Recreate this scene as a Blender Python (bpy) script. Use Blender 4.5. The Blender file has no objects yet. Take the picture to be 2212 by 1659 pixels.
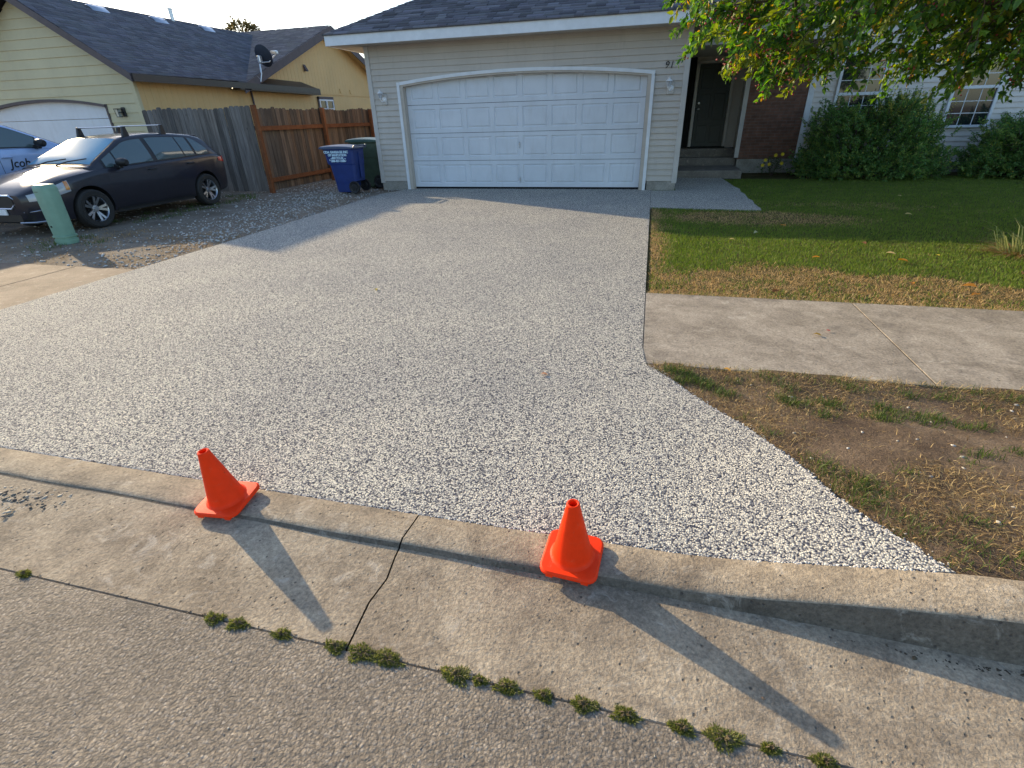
import bpy, math, random
import numpy as np
from mathutils import Vector, Matrix
random.seed(7); rng=np.random.default_rng(7)
R=math.radians
scene=bpy.context.scene
# ---------------------------------------------------------------- camera
CP=(5.0707,-11.1329,1.3723); yaw,pit,rol=0.258768,0.486893,-0.0297075
fw=Vector((-math.sin(yaw)*math.cos(pit),math.cos(yaw)*math.cos(pit),-math.sin(pit)))
r0=Vector((math.cos(yaw),math.sin(yaw),0)); u0=r0.cross(fw)
rr=r0*math.cos(rol)+u0*math.sin(rol); uu=-r0*math.sin(rol)+u0*math.cos(rol)
cam=bpy.data.cameras.new("camera"); co=bpy.data.objects.new("camera",cam); scene.collection.objects.link(co)
cam.sensor_width=36; cam.lens=36*1089.95/2212; cam.clip_start=.05; cam.clip_end=3000
m=Matrix((rr,uu,-fw)).transposed().to_4x4(); m.translation=Vector(CP); co.matrix_world=m
scene.camera=co
# ---------------------------------------------------------------- light
SUN_EL=R(20); sd=Vector((-.877,.480,0)).normalized()*math.cos(SUN_EL); sd.z=math.sin(SUN_EL)   # towards the sun
w=bpy.data.worlds.new("World"); scene.world=w; w.use_nodes=True
nt=w.node_tree; bg=nt.nodes["Background"]; sky=nt.nodes.new("ShaderNodeTexSky"); sky.sky_type='NISHITA'
sky.sun_disc=False; sky.sun_elevation=SUN_EL; sky.sun_rotation=math.atan2(sd.x,sd.y)
sky.air_density=1.0; sky.dust_density=1.2; sky.ozone_density=2.2
bg.inputs[1].default_value=.15; nt.links.new(sky.outputs[0],bg.inputs[0])
sl=bpy.data.lights.new("sun",'SUN'); sl.energy=3.5; sl.angle=R(.6); sl.color=(1,.80,.51)
so=bpy.data.objects.new("sun",sl); scene.collection.objects.link(so); so.rotation_euler=sd.to_track_quat('Z','Y').to_euler()
scene.view_settings.view_transform='Standard'; scene.view_settings.look='None'
scene.view_settings.exposure=1.05; scene.view_settings.gamma=1
scene.render.engine='CYCLES'
# ---------------------------------------------------------------- helpers
COL=scene.collection
def tag(o,label=None,cat=None,group=None,kind=None):
    if label:o['label']=label
    if cat:o['category']=cat
    if group:o['group']=group
    if kind:o['kind']=kind
    return o
def empty(name,loc=(0,0,0),label=None,cat=None,group=None,rz=0,scale=1):
    o=bpy.data.objects.new(name,None); COL.objects.link(o); o.location=loc; o.rotation_euler=(0,0,rz); o.scale=(scale,)*3
    o.empty_display_size=.1
    return tag(o,label,cat,group)
class MB:
    def __init__(s): s.v=[];s.f=[];s.mi=[]
    def add(s,vs,fs,mi=0):
        k=len(s.v); s.v+=[tuple(p) for p in vs]; s.f+=[tuple(i+k for i in f) for f in fs]; s.mi+=[mi]*len(fs); return s
    def box(s,a,b,mi=0,M=None,bev=0):
        x0,y0,z0=[min(p,q) for p,q in zip(a,b)];x1,y1,z1=[max(p,q) for p,q in zip(a,b)]
        if bev:
            e=min(bev,(x1-x0)/2.01,(y1-y0)/2.01,(z1-z0)/2.01); vs=[]
            prof=[(0,e),(e,0)]
            ring=[]
            def rect(z,ins):
                X0,X1,Y0,Y1=x0+ins,x1-ins,y0+ins,y1-ins
                c=e-ins if ins<e else 0
                c=max(c,e*.3)
                return [(X0+c,Y0,z),(X1-c,Y0,z),(X1,Y0+c,z),(X1,Y1-c,z),(X1-c,Y1,z),(X0+c,Y1,z),(X0,Y1-c,z),(X0,Y0+c,z)]
            rs=[rect(z0,e),rect(z0+e,0),rect(z1-e,0),rect(z1,e)]
            for r_ in rs: vs+=r_
            fs=[tuple(range(7,-1,-1)),tuple(range(24,32))]
            for k in range(3):
                for i in range(8): j=(i+1)%8; fs.append((k*8+i,k*8+j,k*8+8+j,k*8+8+i))
        else:
            vs=[(x0,y0,z0),(x1,y0,z0),(x1,y1,z0),(x0,y1,z0),(x0,y0,z1),(x1,y0,z1),(x1,y1,z1),(x0,y1,z1)]
            fs=[(3,2,1,0),(4,5,6,7),(0,1,5,4),(1,2,6,5),(2,3,7,6),(3,0,4,7)]
        if M is not None: vs=[M@Vector(p) for p in vs]
        return s.add(vs,fs,mi)
    def tube(s,pts,rad,n=8,mi=0,cap=True):
        pts=[Vector(p) for p in pts]; rads=rad if isinstance(rad,(list,tuple)) else [rad]*len(pts)
        vs=[];up=None
        for i,p in enumerate(pts):
            d=(pts[min(i+1,len(pts)-1)]-pts[max(i-1,0)]).normalized()
            if up is None: up=d.orthogonal().normalized()
            a=(up-d*up.dot(d)); a=a.normalized() if a.length>1e-6 else d.orthogonal().normalized(); up=a; b=d.cross(a)
            for k in range(n):
                t=2*math.pi*k/n; vs.append(p+(a*math.cos(t)+b*math.sin(t))*rads[i])
        fs=[]
        for i in range(len(pts)-1):
            for k in range(n): j=(k+1)%n; fs.append((i*n+k,i*n+j,(i+1)*n+j,(i+1)*n+k))
        if cap: fs+= [tuple(range(n-1,-1,-1)),tuple(range((len(pts)-1)*n,len(pts)*n))]
        return s.add(vs,fs,mi)
    def lathe(s,prof,c=(0,0,0),n=24,mi=0,M=None,axis='z'):
        vs=[]
        for r,z in prof:
            for k in range(n):
                t=2*math.pi*k/n; p=(r*math.cos(t),r*math.sin(t),z)
                if axis=='x': p=(z,r*math.cos(t),r*math.sin(t))
                if axis=='y': p=(r*math.sin(t),z,r*math.cos(t))
                vs.append(Vector(p)+Vector(c))
        if M is not None: vs=[M@p for p in vs]
        fs=[]
        for i in range(len(prof)-1):
            for k in range(n): j=(k+1)%n; fs.append((i*n+k,i*n+j,(i+1)*n+j,(i+1)*n+k))
        return s.add(vs,fs,mi)
    def prism(s,poly,h0,h1,axis='z',mi=0):
        n=len(poly)
        def P(a,b,h): return {'z':(a,b,h),'y':(a,h,b),'x':(h,a,b)}[axis]
        vs=[P(a,b,h0) for a,b in poly]+[P(a,b,h1) for a,b in poly]
        fs=[tuple(range(n-1,-1,-1)),tuple(range(n,2*n))]+[(i,(i+1)%n,n+(i+1)%n,n+i) for i in range(n)]
        return s.add(vs,fs,mi)
    def build(s,name,mat,parent=None,smooth=False,bevel=0,loc=None,fixn=True):
        me=bpy.data.meshes.new(name); me.from_pydata(s.v,[],s.f)
        for mm in (mat if isinstance(mat,(list,tuple)) else [mat]): me.materials.append(mm)
        me.polygons.foreach_set('material_index',s.mi)
        if smooth:
            me.polygons.foreach_set('use_smooth',[True]*len(me.polygons))
            try: me.set_sharp_from_angle(angle=R(38))
            except Exception: pass
        me.update()
        if fixn:
            import bmesh
            bm=bmesh.new(); bm.from_mesh(me); bmesh.ops.recalc_face_normals(bm,faces=bm.faces); bm.to_mesh(me); bm.free()
        o=bpy.data.objects.new(name,me); COL.objects.link(o)
        if parent: o.parent=parent
        if loc: o.location=loc
        if bevel:
            b=o.modifiers.new('bevel','BEVEL'); b.width=bevel; b.segments=2; b.limit_method='ANGLE'
        return o
def struct(o): o['kind']='structure'; return o
def stuff(o,label=None,cat=None): o['kind']='stuff'; return tag(o,label,cat)
def copy_tree(o,parent=None,**k):
    c=o.copy(); COL.objects.link(c); c.parent=parent
    for ch in [x for x in list(bpy.data.objects) if x.parent==o]: copy_tree(ch,c)
    return c
# ---------------------------------------------------------------- materials
def newmat(name):
    m=bpy.data.materials.new(name); m.use_nodes=True; n=m.node_tree.nodes; b=n['Principled BSDF']; return m,m.node_tree,b
def ramp(nt,fac,stops):
    r=nt.nodes.new('ShaderNodeValToRGB'); el=r.color_ramp.elements
    while len(el)<len(stops): el.new(.5)
    for e,(p,c) in zip(el,stops): e.position=p; e.color=(*c,1) if len(c)==3 else c
    nt.links.new(fac,r.inputs[0]); return r.outputs[0]
def noise(nt,vec,scale,detail=4,rough=.55,dist=0):
    n=nt.nodes.new('ShaderNodeTexNoise'); n.inputs['Scale'].default_value=scale; n.inputs['Detail'].default_value=detail
    n.inputs['Roughness'].default_value=rough; n.inputs['Distortion'].default_value=dist; nt.links.new(vec,n.inputs['Vector']); return n.outputs['Fac']
def mixc(nt,fac,a,b,mode='MIX'):
    n=nt.nodes.new('ShaderNodeMix'); n.data_type='RGBA'; n.blend_type=mode
    for i,v in ((0,fac),(6,a),(7,b)):
        if hasattr(v,'is_linked') or hasattr(v,'links'): nt.links.new(v,n.inputs[i])
        else: n.inputs[i].default_value=v if i==0 else (*v,1)
    return n.outputs[2]
def bump(nt,b,h,strength,dist,prev=None):
    n=nt.nodes.new('ShaderNodeBump'); n.inputs['Strength'].default_value=strength; n.inputs['Distance'].default_value=dist
    nt.links.new(h,n.inputs['Height'])
    if prev is not None: nt.links.new(prev,n.inputs['Normal'])
    nt.links.new(n.outputs[0],b.inputs['Normal']); return n.outputs[0]
def coords(nt,scale=None):
    t=nt.nodes.new('ShaderNodeTexCoord').outputs['Object']
    if scale:
        mp=nt.nodes.new('ShaderNodeMapping'); mp.inputs['Scale'].default_value=scale; nt.links.new(t,mp.inputs[0]); t=mp.outputs[0]
    return t
def math_(nt,op,a,b=None,c=None):
    n=nt.nodes.new('ShaderNodeMath'); n.operation=op
    for i,v in enumerate((a,b,c)):
        if v is None: continue
        if isinstance(v,(int,float)): n.inputs[i].default_value=v
        else: nt.links.new(v,n.inputs[i])
    return n.outputs[0]
def vor(nt,vec,scale,out='Distance',feature='F1',rnd=1):
    n=nt.nodes.new('ShaderNodeTexVoronoi'); n.feature=feature; n.inputs['Scale'].default_value=scale; n.inputs['Randomness'].default_value=rnd
    nt.links.new(vec,n.inputs['Vector']); return n.outputs[out]
def M(name,c,rough=.6,metal=0,var=.12,vs=6,b=.15,bs=60,bd=.003,spec=.5,stretch=None,coat=0):
    m,nt,p=newmat(name); t=coords(nt,stretch)
    f=noise(nt,t,vs,5); dark=tuple(x*(1-var*1.6) for x in c); lite=tuple(min(1,x*(1+var*1.2)) for x in c)
    nt.links.new(ramp(nt,f,[(.3,dark),(.7,lite)]),p.inputs['Base Color'])
    p.inputs['Roughness'].default_value=rough; p.inputs['Metallic'].default_value=metal; p.inputs['Specular IOR Level'].default_value=spec
    if coat: p.inputs['Coat Weight'].default_value=coat; p.inputs['Coat Roughness'].default_value=.04
    if b: bump(nt,p,noise(nt,t,bs,4),b,bd)
    return m
def attrmat(name,rough=.7,trans=.35,spec=.3):
    m,nt,p=newmat(name); a=nt.nodes.new('ShaderNodeAttribute'); a.attribute_name='tint'
    nt.links.new(a.outputs['Color'],p.inputs['Base Color']); p.inputs['Roughness'].default_value=rough; p.inputs['Specular IOR Level'].default_value=spec
    if trans:
        tr=nt.nodes.new('ShaderNodeBsdfTranslucent'); hs=nt.nodes.new('ShaderNodeHueSaturation'); hs.inputs['Saturation'].default_value=1.15; hs.inputs['Value'].default_value=1.5
        nt.links.new(a.outputs['Color'],hs.inputs['Color']); nt.links.new(hs.outputs[0],tr.inputs[0])
        mx=nt.nodes.new('ShaderNodeMixShader'); mx.inputs[0].default_value=trans
        nt.links.new(p.outputs[0],mx.inputs[1]); nt.links.new(tr.outputs[0],mx.inputs[2]); nt.links.new(mx.outputs[0],nt.nodes['Material Output'].inputs[0])
    return m
def m_pebble():
    m,nt,p=newmat('pebble_coating'); t=coords(nt)
    def layer(s):
        col=vor(nt,t,s,'Color'); d=vor(nt,t,s,'Distance')
        sep=nt.nodes.new('ShaderNodeSeparateColor'); nt.links.new(col,sep.inputs[0])
        c=ramp(nt,sep.outputs[0],[(0,(.045,.05,.075)),(.17,(.13,.135,.16)),(.28,(.32,.31,.285)),(.55,(.48,.455,.395)),(.87,(.74,.69,.56))])
        gap=ramp(nt,d,[(.40,(1,1,1)),(.76,(.20,.21,.26))])
        return mixc(nt,1.0,c,gap,'MULTIPLY'),d
    c,d=layer(155)
    big=noise(nt,t,1.1,5); c=mixc(nt,1.0,c,ramp(nt,big,[(.3,(.98,.98,.99)),(.7,(1.2,1.18,1.14))]),'MULTIPLY')
    nt.links.new(c,p.inputs['Base Color']); p.inputs['Roughness'].default_value=.85; p.inputs['Specular IOR Level'].default_value=.12
    h=math_(nt,'SUBTRACT',1.0,d); bump(nt,p,h,.55,.005)
    return m
def m_concrete(name,c1,c2,stain=(.12,.1,.08),bs=140,bstr=.5,seed=0.):
    m,nt,p=newmat(name); t0=coords(nt); ad=nt.nodes.new('ShaderNodeVectorMath'); ad.inputs[1].default_value=(seed,seed*2,0); nt.links.new(t0,ad.inputs[0]); t=ad.outputs[0]
    base=ramp(nt,noise(nt,t,3.1,9,.72,.4),[(.36,c1),(.64,c2)])
    fine=ramp(nt,noise(nt,t,75,5,.75),[(.3,(.55,.54,.53)),(.7,(1.38,1.36,1.33))])
    c=mixc(nt,1.0,base,fine,'MULTIPLY')
    st=ramp(nt,noise(nt,t,5.5,7,.75,.6),[(.50,(0,0,0)),(.68,(1,1,1))]); c=mixc(nt,math_(nt,'MULTIPLY',st,.55),c,stain)
    li=ramp(nt,noise(nt,t,9,6,.7,1.2),[(.57,(0,0,0)),(.70,(1,1,1))]); c=mixc(nt,math_(nt,'MULTIPLY',li,.5),c,(.56,.50,.41))
    pit=ramp(nt,vor(nt,t,32,'Distance'),[(.09,(1,1,1)),(.17,(0,0,0))]); pm=math_(nt,'MULTIPLY',pit,ramp(nt,noise(nt,t,12,2),[(.47,(0,0,0)),(.52,(1,1,1))]))
    c=mixc(nt,math_(nt,'MULTIPLY',pm,.75),c,(.06,.05,.045))
    ck=ramp(nt,vor(nt,t,1.15,'Distance','DISTANCE_TO_EDGE'),[(.0,(1,1,1)),(.004,(0,0,0))]); cm=math_(nt,'MULTIPLY',ck,ramp(nt,noise(nt,t,2.0,3),[(.58,(0,0,0)),(.66,(1,1,1))]))
    c=mixc(nt,math_(nt,'MULTIPLY',cm,.7),c,(.07,.06,.05))
    nt.links.new(c,p.inputs['Base Color']); p.inputs['Roughness'].default_value=.85; p.inputs['Specular IOR Level'].default_value=.25
    h=math_(nt,'SUBTRACT',math_(nt,'ADD',noise(nt,t,bs,4,.7),noise(nt,t,22,5,.7)),math_(nt,'MULTIPLY',pm,.8)); bump(nt,p,h,bstr,.006)
    return m
def m_asphalt():
    m,nt,p=newmat('worn_asphalt'); t=coords(nt)
    col=vor(nt,t,135,'Color'); sep=nt.nodes.new('ShaderNodeSeparateColor'); nt.links.new(col,sep.inputs[0]); d=vor(nt,t,135,'Distance')
    c=ramp(nt,sep.outputs[0],[(0,(.12,.10,.075)),(.5,(.27,.225,.165)),(.86,(.34,.285,.215)),(1,(.44,.39,.32))])
    c=mixc(nt,1.0,c,ramp(nt,d,[(.3,(1.05,1.05,1.05)),(.75,(.5,.5,.52))]),'MULTIPLY')
    c=mixc(nt,.4,c,(.25,.21,.165))
    c=mixc(nt,1.0,c,ramp(nt,noise(nt,t,3.5,7,.7),[(.3,(.72,.72,.74)),(.7,(1.2,1.18,1.15))]),'MULTIPLY')
    nt.links.new(c,p.inputs['Base Color']); p.inputs['Roughness'].default_value=.8; p.inputs['Specular IOR Level'].default_value=.3
    h=math_(nt,'ADD',math_(nt,'MULTIPLY',noise(nt,t,75,4,.65,.8),1.4),math_(nt,'MULTIPLY',math_(nt,'SUBTRACT',1.0,d),.35)); bump(nt,p,h,.8,.007)
    return m
def m_soil(name,c1,c2,c3,bs=30,gr=.0):
    m,nt,p=newmat(name); t=coords(nt)
    c=ramp(nt,noise(nt,t,2.2,8,.7),[(.3,c1),(.5,c2),(.7,c3)])
    c=mixc(nt,1.0,c,ramp(nt,noise(nt,t,110,4,.7),[(.3,(.6,.6,.6)),(.7,(1.35,1.33,1.3))]),'MULTIPLY')
    nt.links.new(c,p.inputs['Base Color']); p.inputs['Roughness'].default_value=.95; p.inputs['Specular IOR Level'].default_value=.1
    bump(nt,p,math_(nt,'ADD',noise(nt,t,bs,6,.75),math_(nt,'MULTIPLY',noise(nt,t,130,3),.4)),.9,.02); return m
def m_brick():
    m,nt,p=newmat('red_brick'); t=nt.nodes.new('ShaderNodeTexCoord').outputs['Object']
    sp=nt.nodes.new('ShaderNodeSeparateXYZ'); nt.links.new(t,sp.inputs[0]); cb=nt.nodes.new('ShaderNodeCombineXYZ')
    nt.links.new(sp.outputs[0],cb.inputs[0]); nt.links.new(sp.outputs[2],cb.inputs[1])
    b=nt.nodes.new('ShaderNodeTexBrick'); nt.links.new(cb.outputs[0],b.inputs['Vector'])
    b.inputs['Scale'].default_value=1; b.inputs['Brick Width'].default_value=.2; b.inputs['Row Height'].default_value=.066; b.inputs['Mortar Size'].default_value=.006
    b.inputs['Color1'].default_value=(.15,.07,.045,1); b.inputs['Color2'].default_value=(.21,.10,.065,1); b.inputs['Mortar'].default_value=(.17,.12,.095,1)
    c=mixc(nt,1.0,b.outputs[0],ramp(nt,noise(nt,t,9,5),[(.3,(.75,.75,.75)),(.7,(1.2,1.2,1.2))]),'MULTIPLY')
    nt.links.new(c,p.inputs['Base Color']); p.inputs['Roughness'].default_value=.85
    bump(nt,p,math_(nt,'SUBTRACT',1.0,b.outputs['Fac']),.5,.006); return m
def m_wood(name,c1,c2,c3,stretch=(9,9,.6)):
    m,nt,p=newmat(name); t=coords(nt,stretch)
    oi=nt.nodes.new('ShaderNodeObjectInfo')
    a=nt.nodes.new('ShaderNodeAttribute'); a.attribute_name='tint'
    c=ramp(nt,noise(nt,t,3,8,.7,.5),[(.3,c1),(.5,c2),(.72,c3)])
    c=mixc(nt,1.0,c,a.outputs['Color'],'MULTIPLY')
    kn=ramp(nt,vor(nt,coords(nt,(3.2,3.2,1.3)),1.6,'Distance'),[(.03,(1,1,1)),(.07,(0,0,0))]); c=mixc(nt,math_(nt,'MULTIPLY',kn,.8),c,(.03,.02,.015))
    nt.links.new(c,p.inputs['Base Color']); p.inputs['Roughness'].default_value=.85; p.inputs['Specular IOR Level'].default_value=.2
    bump(nt,p,noise(nt,t,12,5,.7),.5,.006); return m
def m_tinted(name,c,rough=.85,bs=200,bstr=.5,sp=.25,dirt=None):
    m,nt,p=newmat(name); t=coords(nt); a=nt.nodes.new('ShaderNodeAttribute'); a.attribute_name='tint'
    f=ramp(nt,noise(nt,t,bs,3,.7),[(.3,tuple(x*.72 for x in c)),(.7,tuple(x*1.25 for x in c))])
    cc=mixc(nt,1.0,f,a.outputs['Color'],'MULTIPLY')
    nt.links.new(cc,p.inputs['Base Color']); p.inputs['Roughness'].default_value=rough; p.inputs['Specular IOR Level'].default_value=sp
    bump(nt,p,noise(nt,t,bs,3,.7),bstr,.003); return m
def m_glass(name,c=(.015,.02,.022),rough=.04):
    m,nt,p=newmat(name); p.inputs['Base Color'].default_value=(*c,1); p.inputs['Roughness'].default_value=rough; p.inputs['Specular IOR Level'].default_value=.9; p.inputs['IOR'].default_value=1.55; return m
def m_siding(name,c,vs=1.3,dirt=(.3,.28,.24),amt=.35):
    m,nt,p=newmat(name); t=coords(nt)
    cc=ramp(nt,noise(nt,t,vs,6,.6),[(.3,tuple(x*.92 for x in c)),(.7,tuple(x*1.05 for x in c))])
    d=ramp(nt,noise(nt,coords(nt,(4,4,.8)),2.2,7,.7),[(.52,(0,0,0)),(.8,(1,1,1))]); cc=mixc(nt,math_(nt,'MULTIPLY',d,amt),cc,dirt)
    nt.links.new(cc,p.inputs['Base Color']); p.inputs['Roughness'].default_value=.55; p.inputs['Specular IOR Level'].default_value=.3
    bump(nt,p,noise(nt,coords(nt,(3,3,40)),6,4),.12,.003); return m
PEB=m_pebble()
CONC=m_concrete('sidewalk_concrete',(.25,.212,.165),(.41,.355,.285))
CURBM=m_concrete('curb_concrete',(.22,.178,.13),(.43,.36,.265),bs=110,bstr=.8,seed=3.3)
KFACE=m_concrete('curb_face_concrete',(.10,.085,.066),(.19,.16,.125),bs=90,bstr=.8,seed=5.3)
FOUND=m_concrete('foundation_concrete',(.26,.25,.22),(.4,.38,.34),seed=7.1)
STEPM=m_concrete('step_concrete',(.17,.15,.13),(.24,.22,.19),seed=9.1)
ASPH=m_asphalt()
SOIL=m_soil('dry_soil',(.075,.052,.037),(.15,.108,.075),(.25,.19,.135))
DIRT=m_soil('gravelly_dirt',(.15,.12,.09),(.22,.185,.145),(.30,.26,.215))
LSOIL=m_soil('lawn_thatch',(.05,.05,.02),(.085,.075,.03),(.15,.115,.055))
BRICK=m_brick()
SID=m_siding('tan_siding',(.54,.49,.43)); WSID=m_siding('pale_siding',(.72,.66,.6),amt=.15)
YSID=m_siding('cream_siding',(.55,.49,.31),amt=.2); YPAN=m_siding('yellow_panel',(.66,.45,.20),dirt=(.62,.52,.3),amt=.5)
TRIM=M('white_trim',(.72,.74,.76),.45,var=.05,b=.05); DOORW=None
SOFF=M('tan_soffit',(.50,.44,.37),.6,var=.06); TANTR=M('tan_corner_trim',(.52,.49,.45),.5,var=.05,b=.05)
DOORW=m_siding('garage_door_paint',(.66,.69,.73),2.,(.42,.41,.38),.3)
BROWN=M('dark_brown_fascia',(.085,.065,.07),.6,var=.1); DKGUT=M('dark_gutter',(.035,.03,.028),.4,var=.1)
SH1=m_tinted('asphalt_shingle_dark',(.135,.135,.155)); SH2=m_tinted('asphalt_shingle_sunlit',(.23,.195,.185)); UND=M('roof_underlay',(.03,.03,.032),.9)  # SH2: grazing sunlight on the cross gable put into a brighter, browner colour
WG=m_wood('weathered_grey_wood',(.085,.072,.065),(.155,.135,.12),(.24,.212,.185)); WB=m_wood('stained_brown_wood',(.06,.044,.036),(.12,.085,.062),(.22,.155,.10))
WO=m_wood('reddish_rail_wood',(.12,.045,.02),(.19,.072,.03),(.25,.10,.042),stretch=(3,3,3))
BLACKP=M('black_plastic',(.015,.015,.016),.45,b=.05); CHROME=M('chrome',(.75,.76,.78),.16,metal=1,var=.03,b=0); ALU=M('silver_metal',(.55,.57,.6),.3,metal=1,var=.04,b=0)
RUB=M('tyre_rubber',(.022,.021,.02),.8,b=.3,bs=90); GLASS=m_glass('dark_glass'); LENS=m_glass('lamp_lens',(.35,.37,.4),.08); REDL=m_glass('red_lens',(.5,.02,.012),.15); AMB=m_glass('amber_lens',(.6,.2,.02),.15)
PAINT=M('charcoal_car_paint',(.020,.019,.027),.30,metal=.1,var=.04,b=0,coat=.5,spec=.4); PAINT2=M('pale_blue_car_paint',(.36,.48,.72),.3,metal=.1,var=.03,b=0,coat=1)
BLUEB=M('blue_bin_plastic',(.012,.035,.17),.5,var=.1,b=.1); GRNB=M('green_bin_plastic',(.05,.075,.045),.5,var=.15,b=.1); LIDG=M('dark_green_lid',(.02,.06,.05),.4)
LIDB=M('blue_grey_lid',(.06,.08,.14),.4); PRINT=M('pale_blue_print',(.62,.82,1.0),.6,b=0)
ORG=M('orange_vinyl',(.98,.045,.004),.55,spec=.18,var=.05,vs=30,b=.05,bs=120); 
def scuffed():
    nt=ORG.node_tree; p=nt.nodes['Principled BSDF']; l=p.inputs['Base Color'].links[0].from_socket; t=coords(nt)
    k=ramp(nt,noise(nt,t,26,7,.8,.6),[(.58,(0,0,0)),(.68,(1,1,1))]); c=mixc(nt,math_(nt,'MULTIPLY',k,.28),l,(.62,.22,.12))
    d=ramp(nt,noise(nt,t,55,4,.7),[(.68,(0,0,0)),(.74,(1,1,1))]); c=mixc(nt,math_(nt,'MULTIPLY',d,.5),c,(.12,.06,.05)); nt.links.new(c,p.inputs['Base Color'])
scuffed()
GREENP=M('green_pedestal_plastic',(.21,.36,.26),.5,var=.06,vs=9,b=.05)
LEAF=attrmat('leaf_surface',.45,.46,.45); GRASS=attrmat('grass_surface',.6,.3,.3); DRY=attrmat('straw_surface',.75,.15,.2); BARK=M('bark',(.09,.065,.05),.9,b=.9,bs=25,bd=.01,stretch=(1,1,.3))
BERRY=M('red_berry',(.32,.05,.035),.4,var=.3,vs=40,b=0); STONE=attrmat('stone_surface',.8,0,.3); DOORG=M('dark_green_door',(.012,.025,.028),.4,var=.1)
GALV=M('galvanised_pipe',(.6,.62,.64),.35,metal=.7,var=.08); DISHM=M('satellite_dish_grey',(.03,.035,.05),.5,var=.1); WHITEP=M('white_plastic',(.8,.8,.8),.4,b=0)
YELF=M('yellow_petal',(.8,.6,.02),.6,b=0)
DARKIN=M('dark_interior',(.006,.006,.006),.9,b=0)
# ---------------------------------------------------------------- fast attribute meshes (blades, leaves, stones)
def fastmesh(name,V,loops,counts,tint,mat,parent=None,smooth=False,loc=None):
    me=bpy.data.meshes.new(name); V=np.asarray(V,np.float32); n=len(V)
    me.vertices.add(n); me.vertices.foreach_set('co',V.ravel())
    loops=np.asarray(loops,np.int32).ravel(); counts=np.asarray(counts,np.int32)
    me.loops.add(len(loops)); me.loops.foreach_set('vertex_index',loops)
    me.polygons.add(len(counts)); st=np.concatenate([[0],np.cumsum(counts)[:-1]]).astype(np.int32)
    me.polygons.foreach_set('loop_start',st); me.polygons.foreach_set('loop_total',counts)
    if smooth: me.polygons.foreach_set('use_smooth',np.ones(len(counts),bool))
    me.update(calc_edges=True)
    if tint is not None:
        a=me.color_attributes.new('tint','FLOAT_COLOR','POINT'); t=np.ones((n,4),np.float32); t[:,:3]=tint; a.data.foreach_set('color',t.ravel())
    me.materials.append(mat); o=bpy.data.objects.new(name,me); COL.objects.link(o)
    if parent: o.parent=parent
    if loc is not None: o.location=loc
    return o
def nz(x,y,s,seed=0):      # cheap smooth value noise
    x=np.asarray(x)*s+seed*17.3; y=np.asarray(y)*s+seed*9.1
    def h(i,j): v=np.sin(i*127.1+j*311.7+seed*74.7)*43758.5453; return v-np.floor(v)
    i=np.floor(x);j=np.floor(y);u=x-i;v=y-j;u=u*u*(3-2*u);v=v*v*(3-2*v)
    return (h(i,j)*(1-u)+h(i+1,j)*u)*(1-v)+(h(i,j+1)*(1-u)+h(i+1,j+1)*u)*v
def fbm(x,y,s,seed=0,o=4): return sum(nz(x,y,s*2**k,seed+k)*.5**k for k in range(o))/sum(.5**k for k in range(o))
def blades(name,P,H,W,lean,tint,mat,parent=None,droop=.5,azim=None):
    """P n,3 ; H n ; W n ; lean n (fraction of height thrown sideways)"""
    n=len(P); a=rng.uniform(0,2*np.pi,n) if azim is None else azim; b=rng.uniform(0,2*np.pi,n)
    d=np.stack([np.cos(a),np.sin(a)],1); s=np.stack([np.cos(b),np.sin(b)],1)
    V=np.zeros((n,5,3)); L=(lean*H)[:,None]
    up=np.sqrt(np.maximum(1-np.minimum(lean,.97)**2,.03))*H
    V[:,0,:2]=P[:,:2]-s*W[:,None]/2; V[:,1,:2]=P[:,:2]+s*W[:,None]/2; V[:,0,2]=V[:,1,2]=P[:,2]-.004
    mid=P[:,:2]+d*L*.4; V[:,2,:2]=mid-s*W[:,None]*.4; V[:,3,:2]=mid+s*W[:,None]*.4; V[:,2,2]=V[:,3,2]=P[:,2]+up*.6
    V[:,4,:2]=P[:,:2]+d*L; V[:,4,2]=P[:,2]+up*(1-.25*droop*np.minimum(lean,1))
    k=np.arange(n)[:,None]*5
    lp=np.concatenate([k+0,k+1,k+3,k+2,k+2,k+3,k+4],1); cnt=np.tile([4,3],n)
    T=np.repeat(tint[:,None,:],5,1); 
    return fastmesh(name,V.reshape(-1,3),lp,cnt,T.reshape(-1,3),mat,parent)
def leafmesh(name,P,D,N,L,Wd,tint,mat,parent=None):
    """P base, D along-leaf dir, N normal, L length, Wd width"""
    n=len(P); D=D/np.linalg.norm(D,axis=1,keepdims=True); S=np.cross(D,N); S/=np.linalg.norm(S,axis=1,keepdims=True)+1e-9; N=np.cross(S,D)
    L=L[:,None];Wd=Wd[:,None]; V=np.zeros((n,7,3)); f=.22*Wd
    V[:,0]=P; V[:,1]=P+D*L*.3-S*Wd*.46+N*f; V[:,2]=P+D*L*.68-S*Wd*.36+N*f*.8-N*L*.04; V[:,3]=P+D*L-N*L*.14
    V[:,4]=P+D*L*.68+S*Wd*.36+N*f*.8-N*L*.04; V[:,5]=P+D*L*.3+S*Wd*.46+N*f; V[:,6]=P+D*L*.5-N*L*.02
    k=np.arange(n)[:,None]*7
    lp=np.concatenate([k+0,k+6,k+1, k+1,k+6,k+2, k+2,k+6,k+3, k+3,k+6,k+4, k+4,k+6,k+5, k+5,k+6,k+0],1)
    T=np.repeat(tint[:,None,:],7,1)
    return fastmesh(name,V.reshape(-1,3),lp,np.full(n*6,3),T.reshape(-1,3),mat,parent)
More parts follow.
